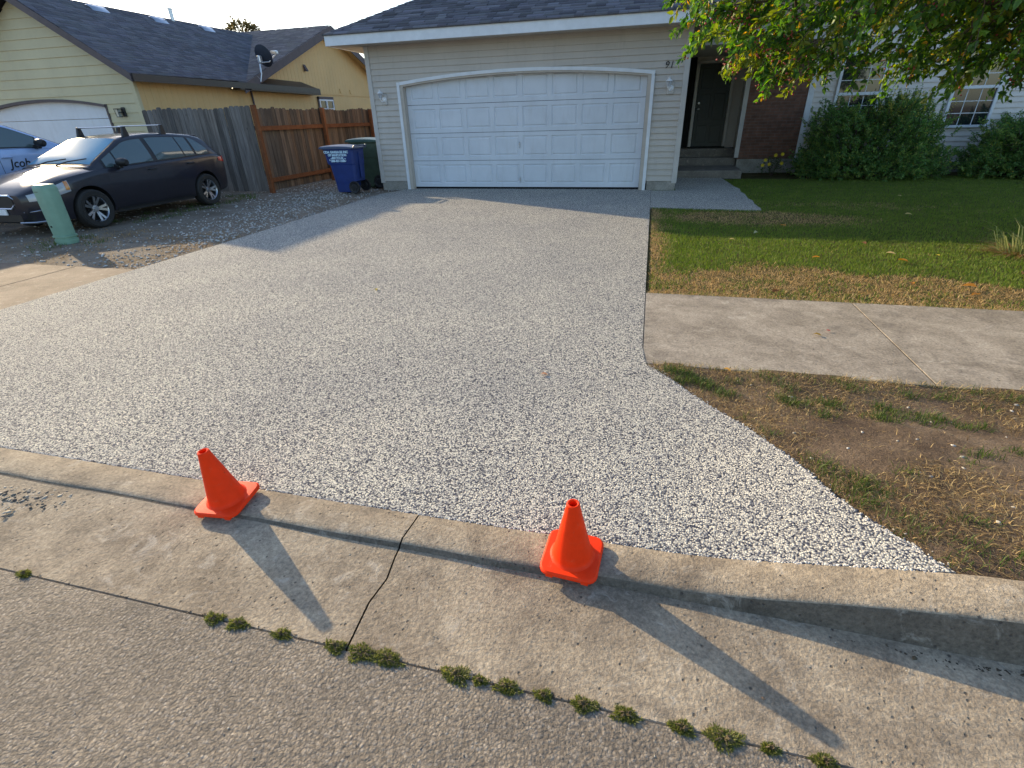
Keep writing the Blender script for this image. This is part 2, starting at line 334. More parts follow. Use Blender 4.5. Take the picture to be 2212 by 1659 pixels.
def stones(name,P,Rd,tint,mat,parent=None,flat=.6):
    n=len(P); base=np.array([(1,0,0),(-1,0,0),(0,1,0),(0,-1,0),(0,0,1),(0,0,-1),(.62,.62,.5),(-.62,.62,.5),(-.62,-.62,.5),(.62,-.62,.5)],float)
    a=rng.uniform(0,6.28,n); c,s=np.cos(a),np.sin(a)
    V=base[None]*rng.uniform(.7,1.2,(n,10,1)); V=V*np.stack([rng.uniform(.8,1.3,n),rng.uniform(.6,1,n),np.full(n,flat)],1)[:,None]
    X=V[...,0]*c[:,None]-V[...,1]*s[:,None]; Y=V[...,0]*s[:,None]+V[...,1]*c[:,None]; V[...,0]=X;V[...,1]=Y
    V=V*Rd[:,None,None]+P[:,None]
    F=[(0,6,9),(0,2,6),(2,7,6),(2,1,7),(1,8,7),(1,3,8),(3,9,8),(3,0,9),(4,9,6),(4,6,7),(4,7,8),(4,8,9),(5,2,0),(5,1,2),(5,3,1),(5,0,3)]
    k=np.arange(n)[:,None]*10; lp=np.concatenate([k+np.array(F).ravel()[None]],1)
    return fastmesh(name,V.reshape(-1,3),lp,np.full(n*16,3),np.repeat(tint[:,None,:],10,1).reshape(-1,3),mat,parent)
def cmix(a,b,t): t=np.asarray(t)[:,None]; return np.array(a)[None]*(1-t)+np.array(b)[None]*t
def inpoly(x,y,poly):
    r=np.zeros(len(x),bool); j=len(poly)-1
    for i in range(len(poly)):
        xi,yi=poly[i];xj,yj=poly[j]; c=((yi>y)!=(yj>y))&(x<(xj-xi)*(y-yi)/(yj-yi+1e-12)+xi); r^=c; j=i
    return r
# ---------------------------------------------------------------- GROUND
def sstep(t): t=np.clip(t,0,1); return t*t*(3-2*t)
def ZC(x): return .012*sstep((x-4.4)/.8)+.11*sstep((x-5.2)/1.1)+.03*sstep((x-6.3)/1)   # how far the kerb rises above the gutter's level
def GZ(x,y): return ZC(np.asarray(x,float))*sstep((-8.25-np.asarray(y,float))/1.3)
g=MB(); g.add([(-400,-400,-.13),(400,-400,-.13),(400,400,-.13),(-400,400,-.13)],[(0,1,2,3)]); struct(g.build('ground',SOIL))
def sheet(name,poly,z,mat,th=.06):
    m=MB(); m.prism(poly,z-th,z); return struct(m.build(name,mat))
# driveway: one slab with apron flare (grid so the apron follows the rising kerb)
flare=[(5.13,-8.2),(5.2,-8.28),(5.28,-8.37),(5.46,-8.65),(5.61,-8.85),(5.756,-9.13),(5.83,-9.35),(5.90,-9.497),(5.946,-9.577),(6.01,-9.657),(6.047,-9.722),(6.07,-9.757)]
fx=np.array([p[0] for p in flare]); fy=np.array([p[1] for p in flare])
def right_edge(y):
    if y>=-8.2: return 5.13
    return float(np.interp(-y,-fy,fx))+.012*math.sin(y*61)+.008*math.sin(y*143+1)
def left_edge(y): return float(np.interp(-y,[.0,.45,.68,1.37,3.,4.4,5.6,10],[-.2,-.27,-.40,-.41,-.36,-.33,-.3,-.34]))+.006*math.sin(y*37)
ys=[.12,-.02,-.3]+[ -.45-.0 - i*.25 for i in range(31)]+[-8.21-i*.05 for i in range(31)]+[-9.756]
ys=sorted(set(ys),reverse=True); nx=40; g=MB(); vs=[]
for y in ys:
    a,b=left_edge(y) if y<-.01 else -.2,right_edge(y)
    if y>0: a,b=-.02,4.9
    for i in range(nx+1):
        x=a+(b-a)*i/nx; vs.append((x,y,float(GZ(x,y))))
nv=len(vs); nr=nx+1; fs=[]
for j in range(len(ys)-1):
    for i in range(nx): k=j*nr+i; fs.append((k,k+nr,k+nr+1,k+1))
bd=[j*nr for j in range(len(ys))]+[(len(ys)-1)*nr+i for i in range(1,nr)]+[j*nr+nx for j in range(len(ys)-2,-1,-1)]
low=[(vs[k][0],vs[k][1],vs[k][2]-.05) for k in bd]
for i in range(len(bd)-1): fs.append((bd[i],nv+i,nv+i+1,bd[i+1]))
g.add(vs+low,fs); struct(g.build('driveway',PEB,fixn=False))
walk=[(5.134,-2.15),(5.82,-2.23),(6.80,-2.31),(6.82,-2.1),(6.80,-1.64),(6.83,-1.3),(6.79,-1.07),(6.82,-.5),(6.79,-.18),(6.83,.26),(6.77,.66),(6.74,1.35),(6.69,2.18),(5.60,2.24),(5.60,-.05),(5.134,-.05)]
sheet('walkway',walk,-.003,PEB)
g=MB()
for a,b in ((5.134,6.717),(6.727,8.3),(8.310,9.9),(9.910,11.5),(11.510,14)): g.box((a,-8.19,-.1),(b,-6.757,-.004+.003*random.random()))
struct(g.build('sidewalk',CONC,bevel=.0025))
g=MB()
for a,b in ((-1.2,-.345),(-2.8,-1.214),(-4.4,-2.814),(-6,-4.414),(-9,-6.014)): g.box((a,-8.3,-.1),(b,-6.78,-.012))
struct(g.build('neighbour_sidewalk',m_concrete('old_pavement_concrete',(.15,.11,.08),(.26,.2,.15),seed=2.2),bevel=.003))
g=MB(); [g.box((q-.004,-8.18,-.1),(q+.004,-6.765,-.009)) for q in (6.722,8.305,9.905,11.505)]; struct(g.build('pavement_joint',SOIL))
sheet('neighbour_driveway',[(-12,-.2),(-12,-6.77),(-6.9,-6.77),(-6.9,-.2)],-.02,CONC)
# gravelly yard left
def grid_sheet(name,x0,x1,y0,y1,st,zf,mat,keep=None):
    xs=np.arange(x0,x1+st/2,st); ysn=np.arange(y0,y1+st/2,st); X,Y=np.meshgrid(xs,ysn); Z=zf(X,Y); n=len(xs)
    V=np.stack([X,Y,Z],-1).reshape(-1,3); i,j=np.meshgrid(np.arange(n-1),np.arange(len(ysn)-1)); k=(j*n+i).ravel()
    Q=np.stack([k,k+1,k+n+1,k+n],1)
    if keep is not None: c=V[Q].mean(1); Q=Q[keep(c[:,0],c[:,1])]
    return fastmesh(name,V,Q,np.full(len(Q),4),None,mat,smooth=True)
struct(grid_sheet('dirt_yard',-7,-.28,-6.82,9,.1,lambda X,Y:-.022+.03*(fbm(X,Y,1.2,3)-.5)-.02*np.clip(1-(-.28-X)/.3,0,1),DIRT))
def lawn_z(X,Y): return -.02+.02*(fbm(X,Y,.8,5)-.5)
struct(grid_sheet('lawn_soil',5.12,20,-6.77,3.6,.08,lawn_z,LSOIL,keep=lambda x,y:~inpoly(x,y,[(a-.06,b) for a,b in walk[:12]]+[(5.5,2.1),(5.5,-2.2)])&~((x<6.75)&(y>-2.2))))
def strip_keep(x,y): return x>np.interp(-y,-fy,fx)-.06
def strip_z(X,Y): return GZ(X,Y)-.022+.015*np.clip((np.asarray(Y)+8.5)/.25,0,1)+.03*(fbm(X,Y,3.5,8)-.5)
struct(grid_sheet('parking_strip_soil',5.1,10,-9.75,-8.17,.03,strip_z,SOIL,keep=strip_keep))
struct(grid_sheet('neighbour_strip_soil',-9,-.36,-9.75,-8.25,.1,lambda X,Y:-.02+.02*(fbm(X,Y,2,4)-.5),SOIL))
# kerb + gutter profiles swept along X
def sweep(name,x0,x1,prof,mat,st=.12,gaps=()):
    g=MB()
    segs=[];a=x0
    for q in list(gaps)+[x1]: segs.append((a,q-.003 if q!=x1 else q)); a=q+.003
    for a,b in segs:
        n=max(2,int((b-a)/st)); vs=[];fs=[]; P0=prof(0); k=len(P0)
        for i in range(n+1):
            x=a+(b-a)*i/n; vs+=[(x+((.010*math.sin(y*23)+.006*math.sin(y*71+1)) if (i in (0,n) and abs(x)<9) else 0),y,z) for y,z in prof(x)]
        for i in range(n):
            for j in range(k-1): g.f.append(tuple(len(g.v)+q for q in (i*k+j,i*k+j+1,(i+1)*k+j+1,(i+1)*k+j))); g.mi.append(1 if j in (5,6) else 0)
        g.add(vs,fs)
    return struct(g.build(name,mat,smooth=True))
def kprof(x):
    t=float(ZC(x)); zt=t; gd_=.0125*float(sstep((x-3.0)/1.6)); e=.006*math.sin(x*9)*.4
    return [(-9.757,-.12),(-9.757,zt-.004),(-9.765,zt),(-9.897+e,zt+.002),(-9.909+e,zt-.001),(-9.915+e,zt-.006),(-9.919+e,zt-.009-t*.15),(-9.925+e-.014*t/.1,-.0105-gd_),(-9.96,-.0125-gd_),(-10.06,-.0165-.7*gd_),(-10.16,-.025),(-10.325,-.024),(-10.33,-.03),(-10.33,-.12)]
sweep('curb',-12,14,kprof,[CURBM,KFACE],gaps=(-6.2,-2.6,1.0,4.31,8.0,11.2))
g=MB(); g.box((-60,-60,-.12),(60,-10.333,-.022)); struct(g.build('road',ASPH))
# ---------------------------------------------------------------- generic builders for houses
def lap_wall(x0,x1,z0,z1,ex,y,lo=None,hi=None,seg=.15,th=.02):
    """horizontal lap siding facing -Y"""
    g=MB(); z=z0; n=max(1,int((x1-x0)/seg)) if (lo or hi) else 1
    while z<z1-1e-4:
        zt=min(z+ex,z1)
        for i in range(n):
            a=x0+(x1-x0)*i/n;b=x0+(x1-x0)*(i+1)/n
            ba=max(z,lo(a)) if lo else z; bb=max(z,lo(b)) if lo else z; ta=min(zt,hi(a)) if hi else zt; tb=min(zt,hi(b)) if hi else zt
            if ba>=ta and bb>=tb: continue
            ba=min(ba,ta);bb=min(bb,tb)
            f=lambda q:y-th*(1-(q-z)/ex)
            g.add([(a,f(ba),ba),(b,f(bb),bb),(b,f(tb),tb),(a,f(ta),ta),(a,y+.03,ba),(b,y+.03,bb)],[(0,1,2,3),(4,5,1,0)])
        z+=ex
    return g
def shingles(name,O,U,Vv,vlen,umin,umax,mat,parent,ex=.125,tw=(.14,.34),th=.017,bright=(.6,1.4),seed=1):
    """roof slope: O eave origin, U unit along eave, Vv unit upslope; tabs laid as real overlapping pieces"""
    rs=random.Random(seed); O=Vector(O);U=Vector(U).normalized();Vv=Vector(Vv).normalized();N=U.cross(Vv).normalized()
    if N.z<0:N=-N
    V=[];L=[];T=[]
    r=0; v=0.
    while v<vlen-1e-4:
        v1=min(v+ex*1.25,vlen); a,b=umin(v),umax(v); u=a-rs.random()*.1
        while u<b:
            wd=rs.uniform(*tw); ua,ub=max(u+.002,a),min(u+wd-.002,b); u+=wd
            if ub-ua<.02: continue
            t=th*(1+.55*(rs.random()>.5)); q=(rs.random()-.5)*.006; c=rs.uniform(*bright); cc=(c,c*rs.uniform(.97,1.02),c*rs.uniform(.96,1.06))
            # clip the upper corners by the slope's side limits
            ua1,ub1=max(ua,umin(v1)) ,min(ub,umax(v1))
            if ub1<ua1: ub1=ua1=(ua1+ub1)/2
            k=len(V)
            for (uu_,vv_,h) in ((ua,v+q,t),(ub,v+q,t),(ub1,v1,.001),(ua1,v1,.001),(ua,v+q,-.002),(ub,v+q,-.002)):
                V.append(O+U*uu_+Vv*vv_+N*h)
            T+= [cc]*6; L+= [(k,k+1,k+2,k+3),(k+4,k+5,k+1,k),(k+4,k,k+3,k+3),(k+1,k+5,k+2,k+2)][:2]
        v+=ex; r+=1
    o=fastmesh(name,[tuple(p) for p in V],L,np.full(len(L),4),np.array(T),mat,parent)
    return o
# ---------------------------------------------------------------- OUR GARAGE
GX0,GX1=-.775+.03,5.57
garage=empty('garage',(2.4,0,0),'tan sided garage with arched white door and dark hipped roof, facing the driveway','garage')
def P(o): # parent keeping world coordinates
    return o
def part(g,name,mat,parent,**k):
    o=g.build(name,mat,None,**k); o.parent=parent; o.matrix_parent_inverse=Matrix.Translation(-Vector(parent.location)) if parent.rotation_euler.z==0 and parent.scale.x==1 else parent.matrix_world.inverted(); return o
def rp(o,parent):
    o.parent=parent; bpy.context.view_layer.update(); o.matrix_parent_inverse=parent.matrix_world.inverted(); return o
W=4.88; AH,AC=1.965,2.115       # arch springing / crown height
def arch(x): 
    if x<-.0 or x>W: return -9
    t=(x-W/2)/(W/2); return AH+(AC-AH)*(1-t*t)
def arch_lo(x):
    if x<-.135 or x>W+.135: return -9
    t=(x-W/2)/(W/2+.1); return AH+.07+(AC-AH)*(1-min(1,t*t))
wall=MB()
ex=.1067
zk=.17+ex*math.floor((AH+.03-.17)/ex)
for a,b in ((GX0,-.12),(W+.12,GX1)):
    q=lap_wall(a,b,.17,zk-.001,ex,0); wall.add(q.v,q.f)
q=lap_wall(GX0,GX1,zk,2.72,ex,0,lo=arch_lo,seg=.06); wall.add(q.v,q.f)
wall=part(wall,'wall',SID,garage,fixn=False)
back=MB(); back.box((GX0+.01,.035,.12),(-.0,.2,2.7)); back.box((W,.035,.12),(GX1-.01,.2,2.7))
back.box((GX0+.01,.2,.0),(GX0+.05,7,2.7)); back.box((GX1-.05,.2,0),(GX1-.01,7,2.7)); back.box((GX0,6.9,0),(GX1,7,2.7))
n=40
for i in range(n):
    a=W*i/n;b=W*(i+1)/n; back.add([(a,.036,arch(a)),(b,.036,arch(b)),(b,.036,2.7),(a,.036,2.7),(a,.2,arch(a)),(b,.2,arch(b))],[(0,1,2,3),(0,4,5,1)])
part(back,'wall_core',SID,garage,fixn=False)
# side wall seen from the entry court
sw=lap_wall(0,7,.17,2.7,ex,0); sw.v=[(GX1-.008-(y),x,z) for x,y,z in sw.v]; part(sw,'side_wall',SID,garage,fixn=False)
f=MB(); f.box((GX0-.005,.0-.012,-.1),(-.15,.2,.168),bev=.008); f.box((GX0-.005,.19,-.1),(GX0+.06,7,.168)); part(f,'foundation',FOUND,garage)
f=MB(); f.box((W+.15,-.012,-.1),(GX1+.01,.2,.168),bev=.008); f.box((GX1-.06,.19,-.1),(GX1+.006,7,.168)); part(f,'foundation',FOUND,garage)
for a,b,nm in ((GX0-.03,GX0+.065,'corner_trim'),(GX1-.065,GX1+.03,'corner_trim')):
    c=MB(); c.box((a,-.032,.13),(b,.07,2.715)); part(c,nm,TANTR,garage,bevel=.004)
# arched door casing with depth
tr=MB(); n=48; x0,x1=-.012,W+.012
def strip(z0f,z1f,ya,yb):
    vs=[];fs=[]
    for i in range(n+1):
        x=-.11+(W+.22)*i/n
        z0=z0f(x);z1=z1f(x); vs+=[(x,ya,z0),(x,ya,z1),(x,yb,z0),(x,yb,z1)]
    for i in range(n): 
        k=i*4; fs+=[(k,k+4,k+5,k+1),(k+2,k,k+4,k+6),(k+1,k+5,k+7,k+3),(k+3,k+7,k+6,k+2)]
    fs+=[(0,1,3,2),(n*4,n*4+2,n*4+3,n*4+1)]
    tr.add(vs,fs)
def ar(x): t=(x-W/2)/(W/2+.11); return AH+(AC-AH)*(1-t*t)
strip(lambda x:ar(x)+.028,lambda x:ar(x)+.085,-.05,.03)
tr.box((-.127,-.053,.0),(-.068,.028,AH+.088)); tr.box((W+.068,-.053,.0),(W+.127,.028,AH+.088))
part(tr,'door_casing',TRIM,garage)
jb=MB()
tr_=tr; tr=jb; 
def ar2(x): return ar(x)
strip(lambda x:ar(x)-.004,lambda x:ar(x)+.03,-.028,.13)
tr=tr_
jb.box((-.071,-.031,.0),(-.002,.128,AH+.033)); jb.box((W+.002,-.031,.0),(W+.071,.128,AH+.033))
part(jb,'door_jamb',SOFF,garage)
# sectional door: four leaves, eight raised panels each
def panel(g,x0,x1,z0,z1,y):
    a=.012;b=.03;c=.045
    R_=[(x0,x1,z0,z1,0),(x0+a,x1-a,z0+a,z1-a,.014),(x0+b,x1-b,z0+b,z1-b,.014),(x0+c,x1-c,z0+c,z1-c,.001)]
    vs=[]
    for X0,X1,Z0,Z1,d in R_: vs+=[(X0,y+d,Z0),(X1,y+d,Z0),(X1,y+d,Z1),(X0,y+d,Z1)]
    fs=[(12,13,14,15)]
    for r_ in range(3):
        for i in range(4): j=(i+1)%4; fs.append((r_*4+i,r_*4+j,r_*4+4+j,r_*4+4+i))
    g.add(vs,fs)
gdoor=None
secs=[.035,.568,1.103,1.638,2.2]
dg=MB(); yd=.1
for s in range(4):
    z0,z1=secs[s]+.004,secs[s+1]-.004; xa,xb=.004,W-.004
    cols=[(xa+.07+i*(W-.12)/8+.028,xa+.07+(i+1)*(W-.12)/8-.05) for i in range(8)]
    pz0,pz1=z0+.075,z1-.075
    # rails & stiles as a grid with holes
    xsn=[xa]+[v for c in cols for v in c]+[xb]; zs=[z0,pz0,pz1,z1]
    for iz in range(3):
        for ix in range(len(xsn)-1):
            if iz==1 and ix%2==1: panel(dg,xsn[ix],xsn[ix+1],pz0,pz1,yd); continue
            dg.add([(xsn[ix],yd,zs[iz]),(xsn[ix+1],yd,zs[iz]),(xsn[ix+1],yd,zs[iz+1]),(xsn[ix],yd,zs[iz+1])],[(0,1,2,3)])
    for zc,dz in ((z0,-1),(z1,1)): dg.add([(xa,yd,zc),(xb,yd,zc),(xb,yd+.03,zc),(xa,yd+.03,zc)],[(0,1,2,3)])
gd=part(dg,'overhead_door',DOORW,garage,fixn=False)
b=MB(); b.box((0,yd+.02,.0),(W,yd+.035,2.3)); 
o=part(b,'door_gasket',DARKIN,garage)
for zc in (.86,.19):
    h=MB(); h.tube([(W/2-.03,yd-.004,zc+.05),(W/2-.022,yd-.03,zc+.03),(W/2-.018,yd-.03,zc-.03),(W/2-.03,yd-.004,zc-.06)],.008); h.box((W/2-.045,yd-.006,zc-.015),(W/2-.012,yd+.001,zc+.02))
    o=h.build('handle',ALU); rp(o,gd)
# roof
EO=.5; ex0,ex1=-1.33,6.15; ez=2.88; pitch=.48; sl_=math.sqrt(1+pitch*pitch)
rd=(ex1-ex0)/2; rz=ez+rd*pitch; yb=-EO+rd; YB=7.6
roofb=MB(); A=[(ex0,-EO,ez-.01),(ex1,-EO,ez-.01),(ex1,YB,ez-.01),(ex0,YB,ez-.01),((ex0+ex1)/2,yb,rz-.01),((ex0+ex1)/2,YB,rz-.01)]
roofb.add(A,[(0,1,4),(1,2,5,4),(0,4,5,3),(2,3,5)]); rf=part(roofb,'roof',UND,garage)
o=shingles('shingle_course',(ex0,-EO-.03,ez-.012),(1,0,0),(0,1,pitch),rd*sl_,lambda v:v/sl_,lambda v:2*rd-v/sl_,SH1,None,seed=3); rp(o,rf)
o=shingles('shingle_course',(ex0-.03,YB,ez-.012),(0,-1,0),(1,0,pitch),rd*sl_,lambda v:0,lambda v:YB+EO-v/sl_,SH1,None,seed=4); rp(o,rf)
o=shingles('shingle_course',(ex1+.03,-EO,ez-.012),(0,1,0),(-1,0,pitch),rd*sl_,lambda v:v/sl_,lambda v:YB+EO,SH1,None,seed=5,tw=(.4,.8),ex=.25); rp(o,rf)
# hip caps
for sx,xx in ((1,ex0),(-1,ex1)):
    c=MB(); nn=30
    for i in range(nn):
        t=i/nn*rd; t2=t+rd/nn*1.25; t2=min(t2,rd)
        p0=Vector((xx+sx*t,-EO+t,ez+t*pitch+.006)); p1=Vector((xx+sx*t2,-EO+t2,ez+t2*pitch)); w_=.1; dl=Vector((-sx*.0,w_*1.0,0)); dr=Vector((sx*w_,0,0))
        hgt=.014
        c.add([p0+Vector((0,0,hgt)),p1+Vector((0,0,hgt-.006)),p1+Vector((sx*w_,0,-.002)),p0+Vector((sx*w_,0,.006)),p1+Vector((0,w_,-.002)),p0+Vector((0,w_,.006))],[(0,3,2,1),(0,1,4,5)])
    o=c.build('hip_cap',UND if False else M('hip_shingle',(.11,.11,.125),.9),fixn=False); rp(o,rf)
fa=MB(); zb,zt=ez-.19,ez-.012
fa.box((ex0,-EO-.002,zb),(ex1,-EO+.02,zt)); fa.box((ex0,-EO+.021,zb),(ex0+.02,YB,zt)); fa.box((ex1-.02,-EO+.021,zb),(ex1,YB,zt))
part(fa,'fascia',TRIM,garage,bevel=.003)
dr=MB(); dr.box((ex0-.025,-EO-.03,ez-.022),(ex1+.025,-EO+.05,ez-.008)); dr.box((ex0-.028,-EO+.051,ez-.022),(ex0+.05,YB,ez-.008)); part(dr,'drip_edge',DKGUT,garage)
sf=MB(); sf.box((ex0+.02,-EO+.02,zb+.012),(ex1-.02,.0,zb+.024)); sf.box((ex0+.02,.0,zb+.012),(GX0-.03,YB,zb+.024)); part(sf,'soffit',SOFF,garage)
# eye bolts on casing
for xx,zc in ((-.125,1.67),(W+.1,1.99)):
    c=MB(); c.lathe([(0,-.06),(.012,-.06),(.014,-.05),(.008,-.045),(.008,-.02),(0,-.02)],(xx,-.02,zc),10,axis='y'); part(c,'sensor',GALV,garage)
# carriage lamps
def carriage_lamp(x,z,label):
    t=empty('carriage_lamp',(x,-.02,z),label,'wall lamp','carriage lamps beside the garage door')
    b=MB(); b.box((-.02,-.018,-.14),(.10,.004,.06),bev=.01); b.build('mounting_block',TANTR,t)
    b=MB(); b.lathe([(0,-.035),(.03,-.033),(.045,-.022),(.05,-.015)],(.04,0,-.04),20,axis='y'); b.build('back_plate',WHITEP,t,smooth=True)
    b=MB(); b.tube([(.04,-.03,-.05),(.035,-.055,-.085),(.015,-.085,-.08),(-.005,-.1,-.045)],.009,10); b.build('arm',WHITEP,t,smooth=True)
    b=MB(); b.lathe([(.022,-.05),(.03,-.045),(.046,.03),(.045,.032),(.022,.055),(.0,.06)],(-.005,-.1,.03),20); b.build('glass',LENS,t,smooth=True)
    b=MB(); b.lathe([(0,.118),(.012,.112),(.02,.1),(.012,.09),(.02,.085),(.03,.075),(.062,.045),(.06,.04),(.05,.038)],(-.005,-.1,.025),20)
    b.lathe([(0,-.075),(.015,-.07),(.026,-.052),(.028,-.045),(.0,-.045)],(-.005,-.1,.03),16)
    for k in range(6):
        a=math.pi*k/3; b.tube([(-.005+.03*math.cos(a),-.1+.03*math.sin(a),-.015),(-.005+.047*math.cos(a),-.1+.047*math.sin(a),.062)],.003,6)
    b.build('cage',WHITEP,t,smooth=True); return t
carriage_lamp(-.48,1.80,'white carriage lamp on the siding left of the garage door')
carriage_lamp(5.27,1.80,'white carriage lamp right of the garage door, partly behind the tree')
# house number
def text_mesh(name,txt,size,mat,ext=.004,shear=0,parent=None,M4=None,bold=0,align='CENTER'):
    cu=bpy.data.curves.new(name,'FONT'); cu.body=txt; cu.size=size; cu.extrude=ext; cu.shear=shear; cu.align_x=align; cu.offset=bold; cu.resolution_u=3
    o=bpy.data.objects.new(name+'_t',cu); COL.objects.link(o); bpy.context.view_layer.update()
    me=bpy.data.meshes.new_from_object(o.evaluated_get(bpy.context.evaluated_depsgraph_get())); bpy.data.objects.remove(o)
    me.name=name; me.materials.clear(); me.materials.append(mat); ob=bpy.data.objects.new(name,me); COL.objects.link(ob)
    if parent: ob.parent=parent
    if M4 is not None: ob.matrix_basis=M4
    return ob
RX=Matrix.Rotation(R(90),4,'X')
for i,ch in enumerate('91'):
    o=text_mesh('house_number',ch,.16,BLACKP,.004,.2,None,Matrix.Translation((5.155+i*.085,-.022,2.075))@RX,align='LEFT')
    rp(o,garage) if False else tag(o,('black slanted numeral 9 fixed to the siding above the right lamp' if i==0 else 'black slanted numeral 1 beside the 9, half hidden by the tree'),'house number','house numbers above the right lamp')
# ---------------------------------------------------------------- MAIN HOUSE (right)
house=empty('house',(9,3.5,0),'pale sided house with brick entry wall and white framed windows behind the bushes','house')
HY=3.5
wm=lap_wall(8.55,14.5,.2,4.9,ex,HY); part(wm,'wall',WSID,house,fixn=False)
c=MB(); c.box((7.16,HY+.03,0),(14.5,9,4.9)); c.box((5.6,4.35,0),(7.16,9,4.9)); part(c,'wall_core',WSID,house)
c=MB(); c.box((7.13,HY-.03,.3),(8.43,HY+.02,2.75)); part(c,'brick_wall',BRICK,house)
c=MB(); c.box((7.14,HY-.02,-.1),(8.6,HY+.025,.3)); c.box((8.6,HY-.005,-.1),(14.5,HY+.025,.195)); part(c,'foundation',FOUND,house)
c=MB(); c.box((8.43,HY-.05,.2),(8.55,HY+.02,4.9)); part(c,'corner_trim',TRIM,house,bevel=.004)
c=MB(); c.box((7.06,HY-.05,.33),(7.16,HY+.04,2.6)); part(c,'entry_trim',TANTR,house,bevel=.004)
c=MB(); c.box((7.16-.03,HY+.04,.33),(7.2,4.36,2.6)); q=lap_wall(0,.8,.4,2.6,ex,0); c.add([(7.13-(-y)-.0,HY+.05+x,z) for x,y,z in q.v],q.f); part(c,'entry_side_wall',SID,house,fixn=False)
c=MB(); c.box((5.55,1.2,2.55),(8.7,4.35,2.6)); part(c,'porch_ceiling',SOFF,house)
c=MB(); c.box((5.6,1.15,2.5),(8.7,1.2,2.85)); part(c,'porch_beam',TANTR,house)
pr=MB(); pr.add([(5.4,.95,2.86),(9,.95,2.86),(9,3.6,3.7),(5.4,3.6,3.7),(9,3.6,2.86),(5.4,3.6,2.86)],[(0,1,2,3),(1,4,2),(0,3,5),(3,2,4,5)]); part(pr,'porch_roof',SH1 if False else UND,house)
c=MB(); c.box((8.9,1.22,.0),(9.0,1.3,2.5)) if False else None
rfm=MB(); rfm.add([(5.2,3.0,4.9),(14.9,3.0,4.9),(14.9,9.5,4.9),(5.2,9.5,4.9),(8,6.25,6.2),(12,6.25,6.2)],[(0,1,5,4),(2,3,4,5),(1,2,5),(3,0,4),(0,3,2,1)]); part(rfm,'main_roof',UND,house)
# door
DY=4.3; dpt=MB(); dpt.box((6.06,DY-.0,.55),(6.82,DY+.04,2.4)); 
for (a,b_) in ((.62,1.05),(1.15,1.75),(1.85,2.3)):
    for xx in (6.14,6.48): dpt.box((xx,DY-.012,a+.02),(xx+.26,DY-.001,b_))
fd=part(dpt,'front_door',DOORG,house,bevel=.006)
k=MB(); k.lathe([(0,-.06),(.02,-.055),(.027,-.04),(.018,-.025),(.012,0)],(6.13,DY-.01,1.42),14,axis='y'); o=k.build('door_knob',ALU,smooth=True); rp(o,fd)
k=MB(); k.lathe([(0,-.03),(.024,-.028),(.024,0)],(6.13,DY-.01,1.55),14,axis='y'); o=k.build('deadbolt',ALU,smooth=True); rp(o,fd)
c=MB(); c.box((5.98,DY-.04,.55),(6.05,DY+.02,2.45)); c.box((6.83,DY-.04,.55),(6.9,DY+.02,2.45)); c.box((5.98,DY-.04,2.41),(6.9,DY+.02,2.48)); part(c,'door_frame',TANTR,house,bevel=.004)
c=MB(); c.box((5.98,DY-.06,.52),(6.9,DY+.04,.548)); part(c,'threshold',DARKIN,house)
q=lap_wall(6.91,7.13,.56,2.55,ex,DY+.03); part(q,'entry_wall',SID,house,fixn=False)
c=MB(); c.box((5.6,DY+.0,.5),(5.97,DY+.04,2.55)); part(c,'entry_panel',DARKIN,house)
ds=MB(); ds.box((5.66,DY-.2,.55),(5.73,DY-.14,2.5)); part(ds,'downspout',TANTR,house,bevel=.01)
st=MB(); st.box((5.6,2.24,-.1),(7.12,3.56,.15),bev=.012); struct_s=empty('entry_steps',(6.3,3,0),'dark concrete steps leading up to the front door','steps')
part(st,'step',STEPM,struct_s)
st=MB(); st.box((5.6,3.561,-.1),(7.13,3.9,.33),bev=.012); part(st,'step',STEPM,struct_s)
st=MB(); st.box((5.6,3.901,-.1),(7.12,4.36,.52),bev=.012); part(st,'landing',STEPM,struct_s)
def window(x0,x1,z0,z1,y,parent,rail=.5,grid=(3,2),blind=True,extra=None):
    f=MB(); t=.055
    f.box((x0,y-.045,z0),(x0+t,y+.02,z1)); f.box((x1-t,y-.045,z0),(x1,y+.02,z1)); f.box((x0+t,y-.045,z1-t),(x1-t,y+.02,z1)); f.box((x0-.03,y-.06,z0-.03),(x1+.03,y+.02,z0+.02))
    zm=z0+(z1-z0)*rail; f.box((x0+t,y-.04,zm-.03),(x1-t,y+.02,zm+.03))
    fr=part(f,'window',TRIM,parent,bevel=.004)
    for nm,(a,b_),yy in (('lower_sash',(z0+.02,zm-.03),y-.005),('upper_sash',(zm+.03,z1-t),y-.02)):
        p=MB(); p.add([(x0+t,yy,a),(x1-t,yy,a),(x1-t,yy,b_),(x0+t,yy,b_)],[(0,1,2,3)]); o=p.build('pane',GLASS,fixn=False); rp(o,fr)
        mm=MB()
        for i in range(1,grid[0]): xx=x0+t+(x1-x0-2*t)*i/grid[0]; mm.box((xx-.007,yy-.008,a),(xx+.007,yy-.001,b_))
        for i in range(1,3): zc=a+(b_-a)*i/3; mm.box((x0+t,yy-.010,zc-.007),(x1-t,yy-.003,zc+.007))
        o=mm.build('muntin',TRIM); rp(o,fr)
    return fr
window(9.0,9.92,.95,2.42,HY-.016,house,rail=.46); window(11.27,12.16,.93,2.42,HY-.016,house,rail=.5)
